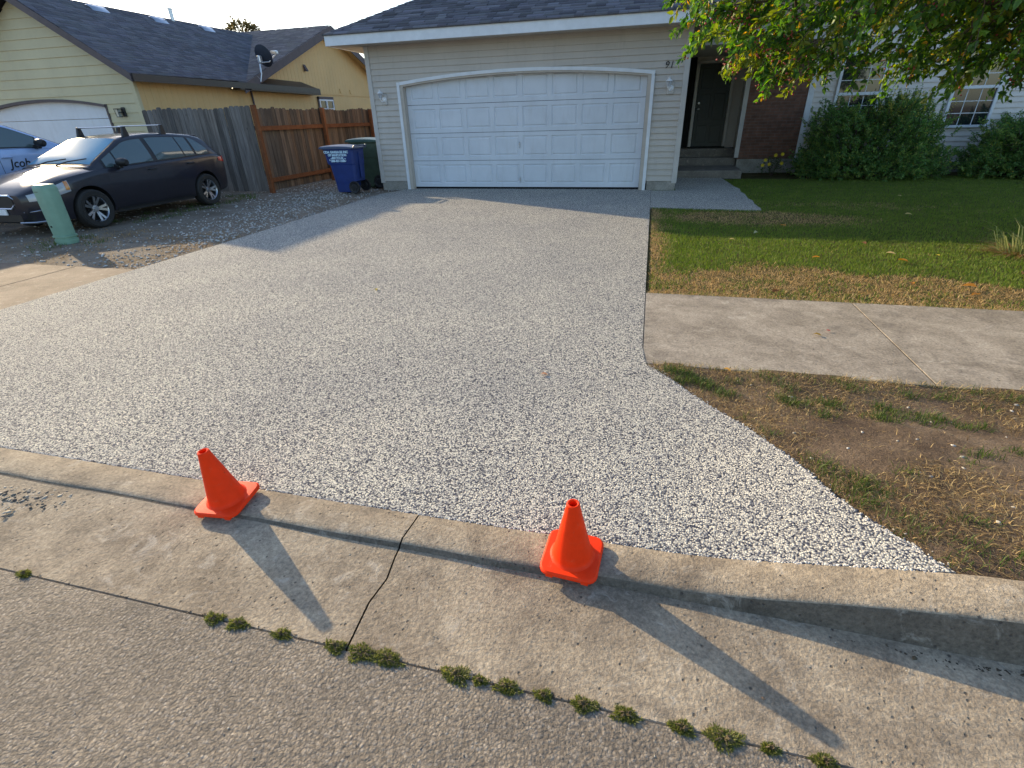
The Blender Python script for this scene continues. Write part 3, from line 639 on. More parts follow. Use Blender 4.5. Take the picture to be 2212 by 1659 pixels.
# ---------------------------------------------------------------- NEIGHBOUR HOUSE
nh=empty('neighbour_house',(-9,4,0),'cream and yellow house with dark shingled roofs on the left','house')
NX=-6.86; RXd,RZd=-9.5,4.27; EX,EZ=-6.55,2.47; NF=-.25; slope=(RZd-EZ)/(EX-RXd)
def rake(x): return EZ-.16+slope*(EX-abs(x-RXd)-RXd) if False else RZd-.13-slope*abs(x-RXd)
def ndoor(x):
    if x<-11.81 or x>-7.86: return -9
    t=(x+9.83)/1.97; return 1.86+.17*(1-t*t)
q=lap_wall(-12.2,NX,.1,4.3,.2,.05,lo=lambda x:ndoor(x),hi=rake,seg=.12,th=.02); part(q,'front_wall',YSID,nh,fixn=False)
c=MB(); c.box((NX-.05,.0,.0),(NX+.06,.09,2.33)); part(c,'corner_trim',YSID,nh,bevel=.004)
# garage door of the neighbour
c=MB(); yy=.14; zs=[.0,.53,1.06,1.6,2.1]
for i in range(4): c.box((-11.85,yy,zs[i]+.004),(-7.8,yy+.04,zs[i+1]-.004))
part(c,'overhead_door',DOORW,nh,bevel=.004)
c=MB()
n=30; x0_,x1_=-11.8,-7.86
for i in range(n):
    a=x0_+(x1_-x0_)*i/n;b_=x0_+(x1_-x0_)*(i+1)/n; za,zb_=ndoor(a+1e-6) if i else 1.86,ndoor(b_-1e-6)
    c.add([(a,.02,za-.03),(b_,.02,zb_-.03),(b_,.02,zb_+.03),(a,.02,za+.03),(a,.14,za-.03),(b_,.14,zb_-.03)],[(0,1,2,3),(0,4,5,1)])
c.box((x1_-.03,.02,0),(x1_+.02,.14,1.9)); part(c,'door_frame',BROWN,nh,fixn=False)
# vertical grooved side walls
def vboard(y0,y1,z0,zt,x,mat,name,step=.2):
    c=MB(); y=y0
    while y<y1:
        b_=min(y+step-.006,y1); ym=(y+b_)/2; c.add([(x,y,z0),(x,b_,z0),(x,b_,zt(b_)),(x,y,zt(y)),(x-.01,y,z0),(x-.01,y,zt(y)),(x-.01,b_,z0),(x-.01,b_,zt(b_))],[(0,1,2,3),(4,0,3,5),(1,6,7,2)])
        c.add([(x-.012,b_-.001,z0),(x-.012,b_+.008,z0),(x-.012,b_+.008,zt(b_)),(x-.012,b_-.001,zt(b_))],[(0,1,2,3)],1)
        y+=step
    return part(c,name,[mat,BROWN],nh,fixn=False)
GP,GPZ=8.66,4.42
vboard(.09,3.3,.0,lambda y:2.36,NX,YPAN,'side_wall')
gs=.385
def gtop(y): return GPZ-.06-gs*abs(y-GP)
vboard(3.3,14.0,.0,gtop,NX-.02,YPAN,'gable_wall')
c=MB(); c.box((-12.2,.3,.0),(NX-.2,13.9,2.3)); part(c,'wall_core',YPAN,nh)
# roofs
sll=math.sqrt(1+slope*slope); ux=(EX-RXd)
mr=MB(); mr.add([(EX,NF,EZ),(EX,3.7,EZ),(RXd,8.6,RZd),(RXd,NF,RZd),(2*RXd-EX,NF,EZ),(2*RXd-EX,9.5,EZ),(EX,NF,EZ-.12),(RXd,NF,RZd-.12),(2*RXd-EX,NF,EZ-.12)],[(0,1,2,3),(3,2,5,4)]); 
nroof=part(mr,'roof',UND,nh,fixn=False)
o=shingles('shingle_course',(EX+.03,NF,EZ+.0),(0,1,0),(-1,0,slope),ux*sll,lambda v:-.02,lambda v:GP-(GPZ-(EZ+v/sll*slope))/gs-NF+.12,SH1,None,ex=.12,tw=(.22,.3),th=.009,bright=(.75,1.2),seed=8); rp(o,nroof)
o=shingles('shingle_course',(-12.9,GP-5.27,GPZ-5.27*gs+.02),(1,0,0),(0,1,gs),5.27*math.sqrt(1+gs*gs),lambda v:0.,lambda v:6.38,SH2,None,ex=.12,tw=(.22,.3),th=.009,bright=(.75,1.2),seed=9); rp(o,nroof)
cg=MB(); cg.add([(-6.54,GP-5.2,GPZ-5.2*gs),(-12.9,GP-5.2,GPZ-5.2*gs),(-12.9,GP,GPZ),(-6.54,GP,GPZ),(-6.54,GP+5.2,GPZ-5.2*gs),(-12.9,GP+5.2,GPZ-5.2*gs)],[(0,1,2,3),(3,2,5,4)]); part(cg,'cross_roof',UND,nh,fixn=False)
# rake boards
def board(a,b_,h,thk,axis,mat,name,parent=nh):
    """vertical board from a to b (top edges), height h, thickness along axis"""
    d={'y':Vector((0,thk,0)),'x':Vector((thk,0,0))}[axis]; a=Vector(a);b_=Vector(b_); dn=Vector((0,0,-h)); c=MB()
    c.add([a,b_,b_+dn,a+dn,a+d,b_+d,b_+dn+d,a+dn+d],[(0,1,2,3),(7,6,5,4),(0,4,5,1),(1,5,6,2),(2,6,7,3),(3,7,4,0)]); return part(c,name,mat,parent)
board((EX+.03,NF-.02,EZ+.005),(RXd,NF-.02,RZd+.005),.17,.03,'y',BROWN,'rake_board'); board((2*RXd-EX,NF-.02,EZ),(RXd,NF-.02,RZd+.004),.17,.03,'y',BROWN,'rake_board')
board((EX+.02,NF+.012,EZ-.005),(EX+.02,7.2,EZ-.045),.15,.05,'x',DKGUT,'gutter')
board((-6.52,GP-5.27,GPZ-5.27*gs+.02),(-6.52,GP,GPZ+.02),.24,.03,'x',BROWN,'rake_board'); board((-6.52,GP+5.27,GPZ-5.27*gs+.02),(-6.52,GP,GPZ+.019),.24,.03,'x',BROWN,'rake_board')
c=MB(); c.add([(-6.54,GP-5.2,GPZ-5.2*gs-.1),(-6.54,GP,GPZ-.1),(-6.54,GP+5.2,GPZ-5.2*gs-.1),(NX,GP+5.2,GPZ-5.2*gs-.1),(NX,GP,GPZ-.1),(NX,GP-5.2,GPZ-5.2*gs-.1)],[(0,1,4,5),(1,2,3,4)]); part(c,'gable_soffit',YPAN,nh,fixn=False)
# pent roof in front of the gable wall
c=MB(); c.add([(EX+.06,3.2,2.45),(EX+.06,7.25,2.40),(NX,6.75,2.62),(NX,3.2,2.66),(NX,7.2,2.36),(EX+.06,3.2,2.27),(EX+.06,7.25,2.23),(NX,7.25,2.23),(NX,3.2,2.27)],[(0,1,2,3),(1,4,2),(0,5,6,1),(1,6,7,4),(5,8,7,6)]); part(c,'pent_roof',DKGUT,nh)
c=MB(); c.box((-6.9,8.62,4.0),(-6.5,8.72,4.26)); part(c,'ridge_beam',YSID,nh,bevel=.005)
# little high window
def side_window(y0,y1,z0,z1,x):
    f=MB(); f.box((x,y0-.07,z0-.0),(x+.03,y0,z1+.09)); f.box((x,y0-.07,z1),(x+.03,y1+.03,z1+.09)); f.box((x,y1,z0),(x+.03,y1+.035,z1)); part(f,'window_trim',BROWN,nh)
    f=MB(); t=.05; f.box((x,y0,z0),(x+.04,y0+t,z1)); f.box((x,y1-t,z0),(x+.04,y1,z1)); f.box((x,y0+t,z0),(x+.04,y1-t,z0+t)); f.box((x,y0+t,z1-t),(x+.04,y1-t,z1)); ym=(y0+y1)/2; f.box((x,ym-.035,z0+t),(x+.045,ym+.035,z1-t)); w_=part(f,'window',TRIM,nh,bevel=.003)
    p=MB(); p.box((x,y0+t,z0+t),(x+.015,y1-t,z1-t)); o=p.build('pane',GLASS); rp(o,w_)
side_window(7.62,8.55,1.78,2.12,NX)
# vents on the gable wall
for (y,z) in ((7.1,2.96),): 
    c=MB(); c.add([(NX,y-.06,z+.2),(NX+.11,y-.05,z),(NX+.11,y+.07,z),(NX,y+.07,z+.2),(NX,y-.06,z),(NX,y+.07,z)],[(0,1,2,3),(0,4,1),(3,2,5)]); part(c,'dryer_vent',BROWN,nh,fixn=False)
for y in (9.2,9.95): c=MB(); c.box((NX-.02,y,2.35),(NX+.012,y+.12,2.5)); part(c,'vent_cover',YPAN,nh,bevel=.004)
c=MB(); c.box((NX-.01,7.3,2.28),(NX+.006,12,2.31)); part(c,'band_trim',YPAN,nh)
c=MB(); c.box((NX-.0,4.05,0),(NX+.03,4.1,2.4)); part(c,'wall_batten',BROWN,nh)
# roof vents + pipe near the main ridge
def roofpt(y,dz): return (RXd+dz,y,RZd-dz*slope)
for y in (1.95,3.85,5.7):
    c=MB(); x,yy,z=roofpt(y,.28); 
    vs=[];fs=[]
    for i in range(9):
        t=i/8; h=.11*math.sin(math.pi*(.15+.85*t))
        for s in (-.3,-.26,.26,.3): vs.append((x-.12+.26*t,yy+s*.8,z+.12*slope-.26*t*slope+(h if abs(s)<.29 else h*.6)*.8+.0))
    for i in range(8):
        for j in range(3): k=i*4+j; fs.append((k,k+1,k+5,k+4))
    c.add(vs,fs); c.box((x-.13,yy-.24,z-.02),(x+.0,yy+.24,z+.06)); part(c,'roof_vent',ALU,nh,smooth=True)
c=MB(); c.lathe([(.0,.38),(.075,.38),(.075,.36),(.06,.35),(.055,0)],(RXd+.1,4.55,RZd-.12),14); part(c,'vent_pipe',GALV,nh,smooth=True)
# satellite dish
sdish=empty('satellite_dish',(-6.50,4.15,2.5),'dark grey satellite dish on a bent mast at the neighbour roof edge','satellite dish')
c=MB(); c.tube([(0,0,0),(.0,.12,.22),(.0,.14,.42),(-.02,.2,.52)],.024,10); c.tube([(0,-.1,.14),(0,.05,.02)],.012,6); c.build('mast',GALV,sdish,smooth=True)
Md=Matrix.Translation((.03,.3,.66))@Matrix.Rotation(R(8),4,'Z')@Matrix.Rotation(R(-68),4,'X')@Matrix.Rotation(R(14),4,'Y')
c=MB(); c.lathe([(0,0),(.1,.006),(.2,.026),(.29,.055),(.3,.06),(.295,.066),(.2,.036),(.1,.015),(0,.01)],n=32,M=Md); c.build('reflector',DISHM,sdish,smooth=True)
c=MB(); c.box((-.04,.12,.48),(.05,.26,.68),bev=.02); c.build('bracket',GALV,sdish)
c=MB(); c.tube([(.02,.22,.5),(.2,.34,.52),(.36,.5,.72)],.018,8); c.build('feed_arm',GALV,sdish,smooth=True)
c=MB()
for k in range(3): c.lathe([(0,-.06),(.035,-.055),(.035,.04),(.025,.06),(0,.06)],(.28+.06*k,.48,.78),12,axis='y')
c.box((.26,.44,.73),(.44,.52,.77)); c.build('receiver',GALV,sdish,smooth=True)
# black lantern
ln=empty('wall_lantern',(-7.45,.02,1.62),'black box lantern on the cream siding beside the neighbour garage door','wall lamp')
c=MB(); c.box((.04,-.02,-.0),(.14,.01,.2),bev=.006); c.box((.02,-.1,.08),(.1,-.02,.1)); c.build('back_plate',BLACKP,ln)
c=MB()
for sx in (0,.09):
    for sy in (0,-.09): c.tube([(-.04+sx*.85+.005,-.04+sy*.85,0),(-.045+sx*1.1,-.035+sy*1.1,.16)],.005,6)
c.box((-.05,-.14,.158),(.065,-.03,.175)); c.box((-.04,-.125,-.01),(.05,-.038,.004)); c.build('cage',BLACKP,ln)
c=MB(); c.box((-.03,-.115,.005),(.04,-.05,.155)); c.build('glass',m_glass('lantern_glass',(.4,.42,.38),.1),ln)
# ---------------------------------------------------------------- FENCES
def add_tint(o,cols):
    me=o.data; a=me.color_attributes.new('tint','FLOAT_COLOR','POINT'); c=np.ones((len(me.vertices),4),np.float32); c[:,:3]=cols; a.data.foreach_set('color',c.ravel())
def pickets(p0,p1,h,mat,parent,wd=.125,th=.015,z0=.02,lo=.65,hi=1.35,warm=0,hv=.02,name='picket'):
    """dog-eared boards side by side; each board carries its own tone"""
    p0=Vector((*p0,0));p1=Vector((*p1,0)); L=(p1-p0).length; d=(p1-p0)/L; nrm=Vector((-d.y,d.x,0)); n=int(L/wd); c=MB(); T=[]
    for i in range(n):
        a=i*L/n+.003; b_=(i+1)*L/n-.003; zt=h+random.uniform(-hv,hv)+.02*math.sin(i*.4); e=.028; off=nrm*random.uniform(-.004,.004); lean=random.uniform(-.006,.006)
        prof=[(a,z0),(b_,z0),(b_+lean,zt-e),(b_-e+lean,zt),(a+e+lean,zt),(a+lean,zt-e)]
        vs=[p0+d*u+Vector((0,0,z))+off for u,z in prof]+[p0+d*u+Vector((0,0,z))+off+nrm*th for u,z in prof]
        c.add(vs,[(0,1,2,3,4,5),(11,10,9,8,7,6)]+[(k,(k+1)%6,6+(k+1)%6,6+k) for k in range(6)])
        t=random.uniform(lo,hi); w_=random.uniform(-warm,warm); T+=[(t*(1+w_),t,t*(1-w_))]*12
    o=c.build(name,mat,fixn=True); add_tint(o,np.array(T)); rp(o,parent); return o
gf=empty('grey_fence',(-4.6,-.7,0),'weathered grey dog-eared board fence behind the parked hatchback','fence')
pickets((-5.98,-.78),(-3.27,-.66),1.72,WG,gf,warm=.04)
def rail(a,b_,parent,mat=WO,s=(.045,.09),name='rail',tint=1):
    a=Vector(a);b_=Vector(b_); d=(b_-a); L=d.length; c=MB(); Mx=Matrix.Translation(a)@d.to_track_quat('X','Z').to_matrix().to_4x4()
    c.box((0,-s[0]/2,-s[1]/2),(L,s[0]/2,s[1]/2),M=Mx); o=c.build(name,mat,bevel=.004); add_tint(o,np.array([(tint,)*3]*len(o.data.vertices))); rp(o,parent); return o
for z in (.4,1.3): rail((-5.95,-.74,z),(-3.3,-.62,z),gf,WG)
bf=empty('brown_fence',(-3.2,2,0),'brown stained fence with reddish posts and rails running back along the side yard','fence')
pickets((-3.28,-.6),(-3.28,8.5),1.68,WB,bf,wd=.13,warm=.1,lo=.6,hi=1.4)
for (y,zt) in ((-.63,1.74),(1.93,1.7),(4.48,1.68),(7.0,1.66)):
    c=MB(); c.box((-3.245,y-.045,-.05),(-3.155,y+.045,zt)); o=c.build('post',WO,bevel=.006); add_tint(o,np.ones((len(o.data.vertices),3))*random.uniform(.9,1.1)); rp(o,bf)
for z in (.24,1.29):
    for a,b_ in ((-.58,1.88),(1.98,4.43),(4.53,6.95)): rail((-3.235,a,z),(-3.235,b_,z),bf,tint=random.uniform(.9,1.1))
# ---------------------------------------------------------------- WHEELED BINS
def bin_cart(loc,label,body,lid,text=False,grp=True):
    t=empty('wheeled_bin',loc,label,'wheeled bin'); L2,W2=.34,.24   # local: front -X, handle +X
    def ring(z,x0,x1,wy,c=.04): return [(x0+c,-wy,z),(x1-c,-wy,z),(x1,-wy+c,z),(x1,wy-c,z),(x1-c,wy,z),(x0+c,wy,z),(x0,wy-c,z),(x0,-wy+c,z)]
    rs=[ring(.02,-.20,.14,.2),ring(.06,-.215,.15,.205),ring(.2,-.225,.18,.21),ring(.24,-.23,.29,.215),ring(.56,-.275,.31,.232),ring(.585,-.325,.315,.24),ring(.85,-.36,.325,.255),ring(.86,-.385,.335,.27),ring(.895,-.385,.335,.27)]
    g=MB(); vs=[p for r_ in rs for p in r_]; fs=[tuple(range(7,-1,-1)),tuple((len(rs)-1)*8+i for i in range(8))]
    for k in range(len(rs)-1):
        for i in range(8): j=(i+1)%8; fs.append((k*8+i,k*8+j,k*8+8+j,k*8+8+i))
    g.add(vs,fs); bo=g.build('body',body,t,bevel=.006)
    g=MB(); z=.897; nX=10; vs=[];fs=[]
    for i in range(nX+1):
        u=i/nX; x=-.42+.79*u; h=.055*math.sin(math.pi*min(1,.12+u*.9))**.6
        for yv,hh in ((-.285,0),(-.27,.55),(-.14,.95),(0,1),(.14,.95),(.27,.55),(.285,0)): vs.append((x,yv,z+h*hh-(.012 if hh==0 else 0)))
    for i in range(nX):
        for j in range(6): k=i*7+j; fs.append((k,k+7,k+8,k+1))
    g.add(vs,fs); g.box((-.425,-.287,z-.022),(.36,.287,z+.004)); g.build('lid',lid,t,smooth=True)
    g=MB(); g.tube([(.30,-.22,.86),(.38,-.22,.93),(.41,-.2,.925),(.41,.2,.925),(.38,.22,.93),(.30,.22,.86)],.016,10); g.build('handle',lid,t,smooth=True)
    g=MB(); g.tube([(.245,-.24,.125),(.245,.24,.125)],.012,8); g.build('axle',BLACKP,t)
    for s in (-1,1):
        g=MB(); yy=s*.235; g.lathe([(0,-.022),(.05,-.022),(.06,-.014),(.09,-.014),(.098,-.02),(.118,-.02),(.125,-.01),(.125,.01),(.118,.02),(.098,.02),(.06,.014),(0,.02)],(.245,yy,.125),28,axis='y')
        for k in range(6):
            a=k*math.pi/3; g.tube([(.245+.03*math.cos(a),yy-s*-.0-.02*(1 if s<0 else -1),.125+.03*math.sin(a)),(.245+.09*math.cos(a),yy-.018*(1 if s<0 else -1),.125+.09*math.sin(a))],.006,5)
        g.build('wheel',BLACKP,t,smooth=True)
    g=MB(); g.box((.34,-.035,.3),(.318,.035,.8),bev=.004); g.build('rib',body,t)
    if text:
        def surf(x,z): # text sits on the slightly tapered side
            return -.24-(z-.585)*(.015/.265)-.004
        for i,(s,sz) in enumerate((('CDA GARBAGE INC',.064),('OF SANITATION',.058),('RECYCLES',.058),('208-457-1008',.058))):
            z=.80-i*.056
            text_mesh('lettering',s,sz,PRINT,.0015,0,t,Matrix.Translation((-.055+.02*(i>0),surf(0,z)-.004,z-.005))@Matrix.Rotation(R(90+3.2),4,'X'),bold=.0032)
        for sx in (-1,1):
            g=MB(); 
            for k in range(3):
                a0=k*2*math.pi/3+.5; pts=[(-.035+sx*.16+.03*math.cos(a0+q_),surf(0,.66)-.006,.665+.03*math.sin(a0+q_)) for q_ in (0,.5,1.0,1.35)]; g.tube(pts,[.008,.008,.008,.002],6)
            g.build('recycling_mark',PRINT,t)
    return t
bin_cart((-1.27,-.54,0),'blue recycling bin with pale printed lettering standing beside the garage corner','x' and BLUEB,LIDB,text=True)
gb=bin_cart((-1.18,.42,0),'dark green wheeled bin behind the blue bin',GRNB,LIDG); gb.scale=(1.03,1.05,1.1)
# ---------------------------------------------------------------- UTILITY PEDESTAL
pd=empty('utility_pedestal',(-2.68,-5.73,0),'pale green tapered utility pedestal in the gravel by the driveway','utility box')
def rrect(hx,hy,c,z,n=4):
    pts=[]
    for cx,cy,a0 in ((hx-c,hy-c,0),(-hx+c,hy-c,90),(-hx+c,-hy+c,180),(hx-c,-hy+c,270)):
        for k in range(n+1): a=R(a0+90*k/n); pts.append((cx+c*math.cos(a),cy+c*math.sin(a),z))
    return pts
def stack(g,rings,mi=0):
    n=len(rings[0]); vs=[p for r_ in rings for p in r_]; fs=[tuple(range(n-1,-1,-1)),tuple((len(rings)-1)*n+i for i in range(n))]
    for k in range(len(rings)-1):
        for i in range(n): j=(i+1)%n; fs.append((k*n+i,k*n+j,k*n+n+j,k*n+n+i))
    g.add(vs,fs,mi)
g=MB(); stack(g,[rrect(.118,.10,.07,.1),rrect(.12,.102,.07,.13),rrect(.124,.105,.07,.5),rrect(.127,.107,.07,.69),rrect(.122,.102,.068,.72),rrect(.105,.085,.06,.745),rrect(.07,.05,.03,.752)]); g.build('cover',GREENP,pd,smooth=True)
g=MB(); stack(g,[rrect(.115,.10,.07,-.05),rrect(.125,.108,.07,.02),rrect(.125,.108,.07,.045),rrect(.11,.095,.06,.05),rrect(.11,.095,.06,.07),rrect(.13,.112,.07,.075),rrect(.13,.112,.07,.095),rrect(.11,.095,.06,.1)]); g.build('base',GREENP,pd,smooth=True)
g=MB(); g.lathe([(0,-.008),(.012,-.008),(.014,0)],(-.03,-.103,.22),10,axis='y'); g.build('lock',BLACKP,pd); g=MB(); g.box((-.06,-.11,.66),(.0,-.1,.665)); g.build('vent_slot',BLACKP,pd)
# ---------------------------------------------------------------- CONES
def cone(loc,rz,label,tilt=(0,0)):
    t=empty('traffic_cone',loc,label,'traffic cone','orange cones on the kerb',rz); t.rotation_euler=(tilt[0],tilt[1],rz)
    g=MB(); h=.098
    stack(g,[rrect(h-.008,h-.008,.03,.006),rrect(h,h,.034,.012),rrect(h,h,.034,.02),rrect(h-.006,h-.006,.03,.026),rrect(.075,.075,.07,.0275)]); 
    for sx in (-1,1):
        for sy in (-1,1): g.box((sx*.06-.012,sy*.085-.01,0),(sx*.06+.012,sy*.085+.006,.01)); 
    g.build('base',ORG,t,smooth=True)
    g=MB(); g.lathe([(.078,.027),(.072,.031),(.068,.036),(.066,.043),(.0225,.258),(.0225,.262),(.021,.268),(.017,.27),(.0135,.268),(.013,.25),(.03,.13),(.05,.03)],n=40); g.build('cone_body',ORG,t,smooth=True); return t
cone((3.515,-9.862,.003),R(4),'orange cone on the left, its square base tipped over the kerb edge',(R(5),R(-2)))
cone((4.932,-9.858,.006),R(-4),'orange cone on the right with dusty scuffs, standing on the kerb',(R(5),0))
exec_marker=1
# ---------------------------------------------------------------- CARS (local: nose at y=0, tail at y=L, near side +x)
def smooth_interp(x,xp,fp):
    xp=np.asarray(xp,float);fp=np.asarray(fp,float); s=.06
    return (np.interp(x-s,xp,fp)+2*np.interp(x,xp,fp)+np.interp(x+s,xp,fp))/4
class Car:
    def __init__(c,p): c.p=p
    def sec(c,y):
        p=c.p; g=lambda k:float(smooth_interp(y,p['y'],p[k])); w,zb,zs,zt,zc=g('w'),g('zb'),g('zs'),g('zt'),g('zc'); mid=zb+(zs-zb)*.5
        return [(0,zb),(w*.80,zb),(w*.93,zb+.03),(w*.965,zb+.12),(w*.985,mid-.06),(w,mid+.04),(w*.998,zs-.08),(w*.985,zs-.02),(w*.955,zs+(zt-zs)*.6),(w*.90,zt),(w*.75,zt+(zc-zt)*.45),(w*.45,zt+(zc-zt)*.85),(0,zc)]
    def sx(c,y,z):
        s=c.sec(y)[2:10]; return float(np.interp(z,[q[1] for q in s],[q[0] for q in s]))
    def top(c,y): return float(smooth_interp(y,c.p['gy'],c.p['gz']))
    def gside(c,y,t):
        p=c.p; zt=c.top(y)-.045; zb=float(np.interp(y,p['y'],p['zt']))-.01; wb=float(smooth_interp(y,p['y'],p['w']))*.925; k=min(1,max(0,(zt-zb)/(p['H']-.05-zb))); wt=wb+(p['wr']-wb)*k
        return (wb+(wt-wb)*t+.018*math.sin(math.pi*t)*k, zb+(zt-zb)*t, wt)
    def build(c,t):
        p=c.p; n=60; ys=[p['L']*(.5-.5*math.cos(math.pi*i/n)) for i in range(n+1)]
        g=MB(); vs=[]
        for y in ys:
            s=c.sec(y); vs+=[(x,y,z) for x,z in s]+[(-x,y,z) for x,z in s[-2:0:-1]]
        k=24; fs=[tuple(range(k)),tuple(n*k+i for i in range(k-1,-1,-1))]
        for i in range(n):
            for j in range(k): fs.append((i*k+j,i*k+(j+1)%k,(i+1)*k+(j+1)%k,(i+1)*k+j))
        g.add(vs,fs); body=g.build('body',[p['paint'],BLACKP],t,smooth=False)
        cut=MB(); 
        for ya in p['ax']: cut.lathe([(0,-1.2),(p['ra'],-1.2),(p['ra'],1.2),(0,1.2)],(0,ya,p['rw']+.01),36,axis='x')
        cu=cut.build('arch_cut',[p['paint'],BLACKP]); 
        # merge poles for a clean solid
        import bmesh
        bm=bmesh.new(); bm.from_mesh(cu.data); bmesh.ops.remove_doubles(bm,verts=bm.verts,dist=1e-5); bmesh.ops.recalc_face_normals(bm,faces=bm.faces)
        for f in bm.faces: f.material_index=1
        bm.to_mesh(cu.data); bm.free()
        mo=body.modifiers.new('b','BOOLEAN'); mo.object=cu; mo.operation='DIFFERENCE'; mo.solver='EXACT'
        body.parent=None; bpy.context.view_layer.update()
        me=bpy.data.meshes.new_from_object(body.evaluated_get(bpy.context.evaluated_depsgraph_get())); body.modifiers.clear(); body.data=me; body.parent=t
        bpy.data.objects.remove(cu)
        for f in me.polygons:
            ctr=f.center; f.use_smooth=True
            for ya in p['ax']:
                if math.hypot(ctr.y-ya,ctr.z-p['rw']-.01)<p['ra']+.004 and abs(f.normal.x)<.9 and abs(math.hypot(ctr.y-ya,ctr.z-p['rw']-.01)-p['ra'])<.02 and ctr.z>p['rw']*.3: f.material_index=1
            if abs(ctr.x)<p['w'][6]*.7 and ctr.z<.35: f.material_index=1
        me.set_sharp_from_angle(angle=R(32))
        # greenhouse
        gy0,gy1=p['gy'][0],p['gy'][-1]; g=MB(); vs=[]; m_=44
        for i in range(m_+1):
            y=gy0+(gy1-gy0)*i/m_; row=[]
            for tt in (0,.2,.45,.7,.9,1): a=c.gside(y,tt); row.append((a[0],a[1]))
            wt=row[-1][0]; zt=c.top(y); row+=[(wt-.02,zt-.022),(wt-.07,zt-.008),(wt*.6,zt+.004),(0,zt+.01)]
            vs+=[(x,y,z) for x,z in row]+[(-x,y,z) for x,z in row[-2::-1]]
        k=19
        fs=[]
        for i in range(m_):
            for j in range(k-1): fs.append((i*k+j,i*k+j+1,(i+1)*k+j+1,(i+1)*k+j))
        fs.append(tuple(m_*k+j for j in range(k))); fs.append(tuple(range(k)))
        g.add(vs,fs); g.build('roof',p['paint'],t,smooth=True)
        # windscreen and rear glass
        def toppatch(y0,y1,ins,off,mat,name,nn=12,mm=10):
            g=MB(); vs=[]
            for i in range(nn+1):
                y=y0+(y1-y0)*i/nn; wt=c.gside(y,1)[2]-ins; zt=c.top(y); dzy=(c.top(y+.02)-c.top(y-.02))/.04; q=math.hypot(1,dzy)
                for j in range(mm+1):
                    u=-1+2*j/mm; x=u*wt; z=zt+.01-.010*u*u-.014*abs(u)**6; vs.append((x,y-dzy/q*off,z+off/q))
            fs=[(i*(mm+1)+j,i*(mm+1)+j+1,(i+1)*(mm+1)+j+1,(i+1)*(mm+1)+j) for i in range(nn) for j in range(mm)]
            g.add(vs,fs); return g.build(name,mat,t,smooth=True)
        toppatch(p['ws'][0]-.03,p['ws'][1]+.02,.035,.004,BLACKP,'windscreen_surround'); toppatch(p['ws'][0],p['ws'][1],.06,.008,GLASSB,'windscreen')
        toppatch(p['rg'][0],p['rg'][1],.1,.006,GLASS,'rear_glass')
        for sgn in (1,-1):
            def sp(y0,y1,lo,hi,off,mat,name,nn=14,mm=4,parent=t):
                g=MB(); vs=[]
                for i in range(nn+1):
                    y=y0+(y1-y0)*i/nn; a,b_=lo(y),hi(y)
                    for j in range(mm+1): q=c.gside(y,a+(b_-a)*j/mm); vs.append((sgn*(q[0]+off),y,q[1]))
                fs=[(i*(mm+1)+j,i*(mm+1)+j+1,(i+1)*(mm+1)+j+1,(i+1)*(mm+1)+j) for i in range(nn) for j in range(mm)]
                g.add(vs,fs); return g.build(name,mat,parent,smooth=True)
            a0,a1=p['win'][0][0]-.04,p['win'][-1][1]+.04
            hi_=p.get('tophi',lambda y:.9)
            sp(a0,a1,lambda y:.015,lambda y:min(.95,hi_(y)+.04),.004,BLACKP,'window_surround',30)
            for (y0,y1) in p['win']: sp(y0,y1,lambda y:.07,hi_,.009,GLASSS,'side_window')
            def bp(y0,y1,lo,hi,off,mat,name,nn=12,mm=3):
                g=MB(); vs=[]
                for i in range(nn+1):
                    y=y0+(y1-y0)*i/nn; a,b_=lo(y),hi(y)
                    for j in range(mm+1): z=a+(b_-a)*j/mm; vs.append((sgn*(c.sx(y,z)+off),y,z))
                fs=[(i*(mm+1)+j,i*(mm+1)+j+1,(i+1)*(mm+1)+j+1,(i+1)*(mm+1)+j) for i in range(nn) for j in range(mm)]
                g.add(vs,fs); return g.build(name,mat,t,smooth=True)
            for (ya,lean) in p['seams']:
                g=MB(); vs=[]; 
                for i in range(15):
                    z=.27+(float(np.interp(ya,p['y'],p['zs']))-.27)*i/14; yy=ya+lean*(z-.6); vs+=[(sgn*(c.sx(yy,z)+.002),yy-.004,z),(sgn*(c.sx(yy,z)+.002),yy+.004,z)]
                g.add(vs,[(2*i,2*i+1,2*i+3,2*i+2) for i in range(14)]); g.build('door_seam',BLACKP,t)
            bp(p['ax'][0]+.42,p['ax'][1]-.42,lambda y:p['zb'][4]+.01,lambda y:p['zb'][4]+.085,.006,BLACKP,'sill_trim')
            for yh in p['handles']:
                zh=float(np.interp(yh,p['y'],p['zs']))-.09; x=sgn*(c.sx(yh,zh)); g=MB(); g.tube([(x,yh-.09,zh),(x+sgn*.03,yh-.07,zh+.002),(x+sgn*.03,yh+.07,zh+.008),(x,yh+.09,zh+.006)],.014,8); g.build('door_handle',p.get('hm',p['paint']),t,smooth=True)
            # headlamp, tail lamp, mirror
            y0,y1=p['hl']; bp(y0,y1,lambda y:p['hlz'][0]+.10*((y-y0)/(y1-y0))**1.3,lambda y:p['hlz'][1]+(p['hlz'][2]-p['hlz'][1])*((y-y0)/(y1-y0))-.0,.006,LENS,'headlight')
            bp(y1-.07,y1-.01,lambda y:p['hlz'][0]+.125,lambda y:p['hlz'][2]-.012,.010,AMB,'side_marker')
            y0,y1=p['tl']; bp(y0,y1,lambda y:p['tlz'][0]+.05*(y1-y)/(y1-y0),lambda y:p['tlz'][1]-.02*(y1-y)/(y1-y0),.008,REDL,'tail_light')
            ym,zm=p['mir']; x=c.gside(ym,.1)[0]; g=MB()
            rings=[]
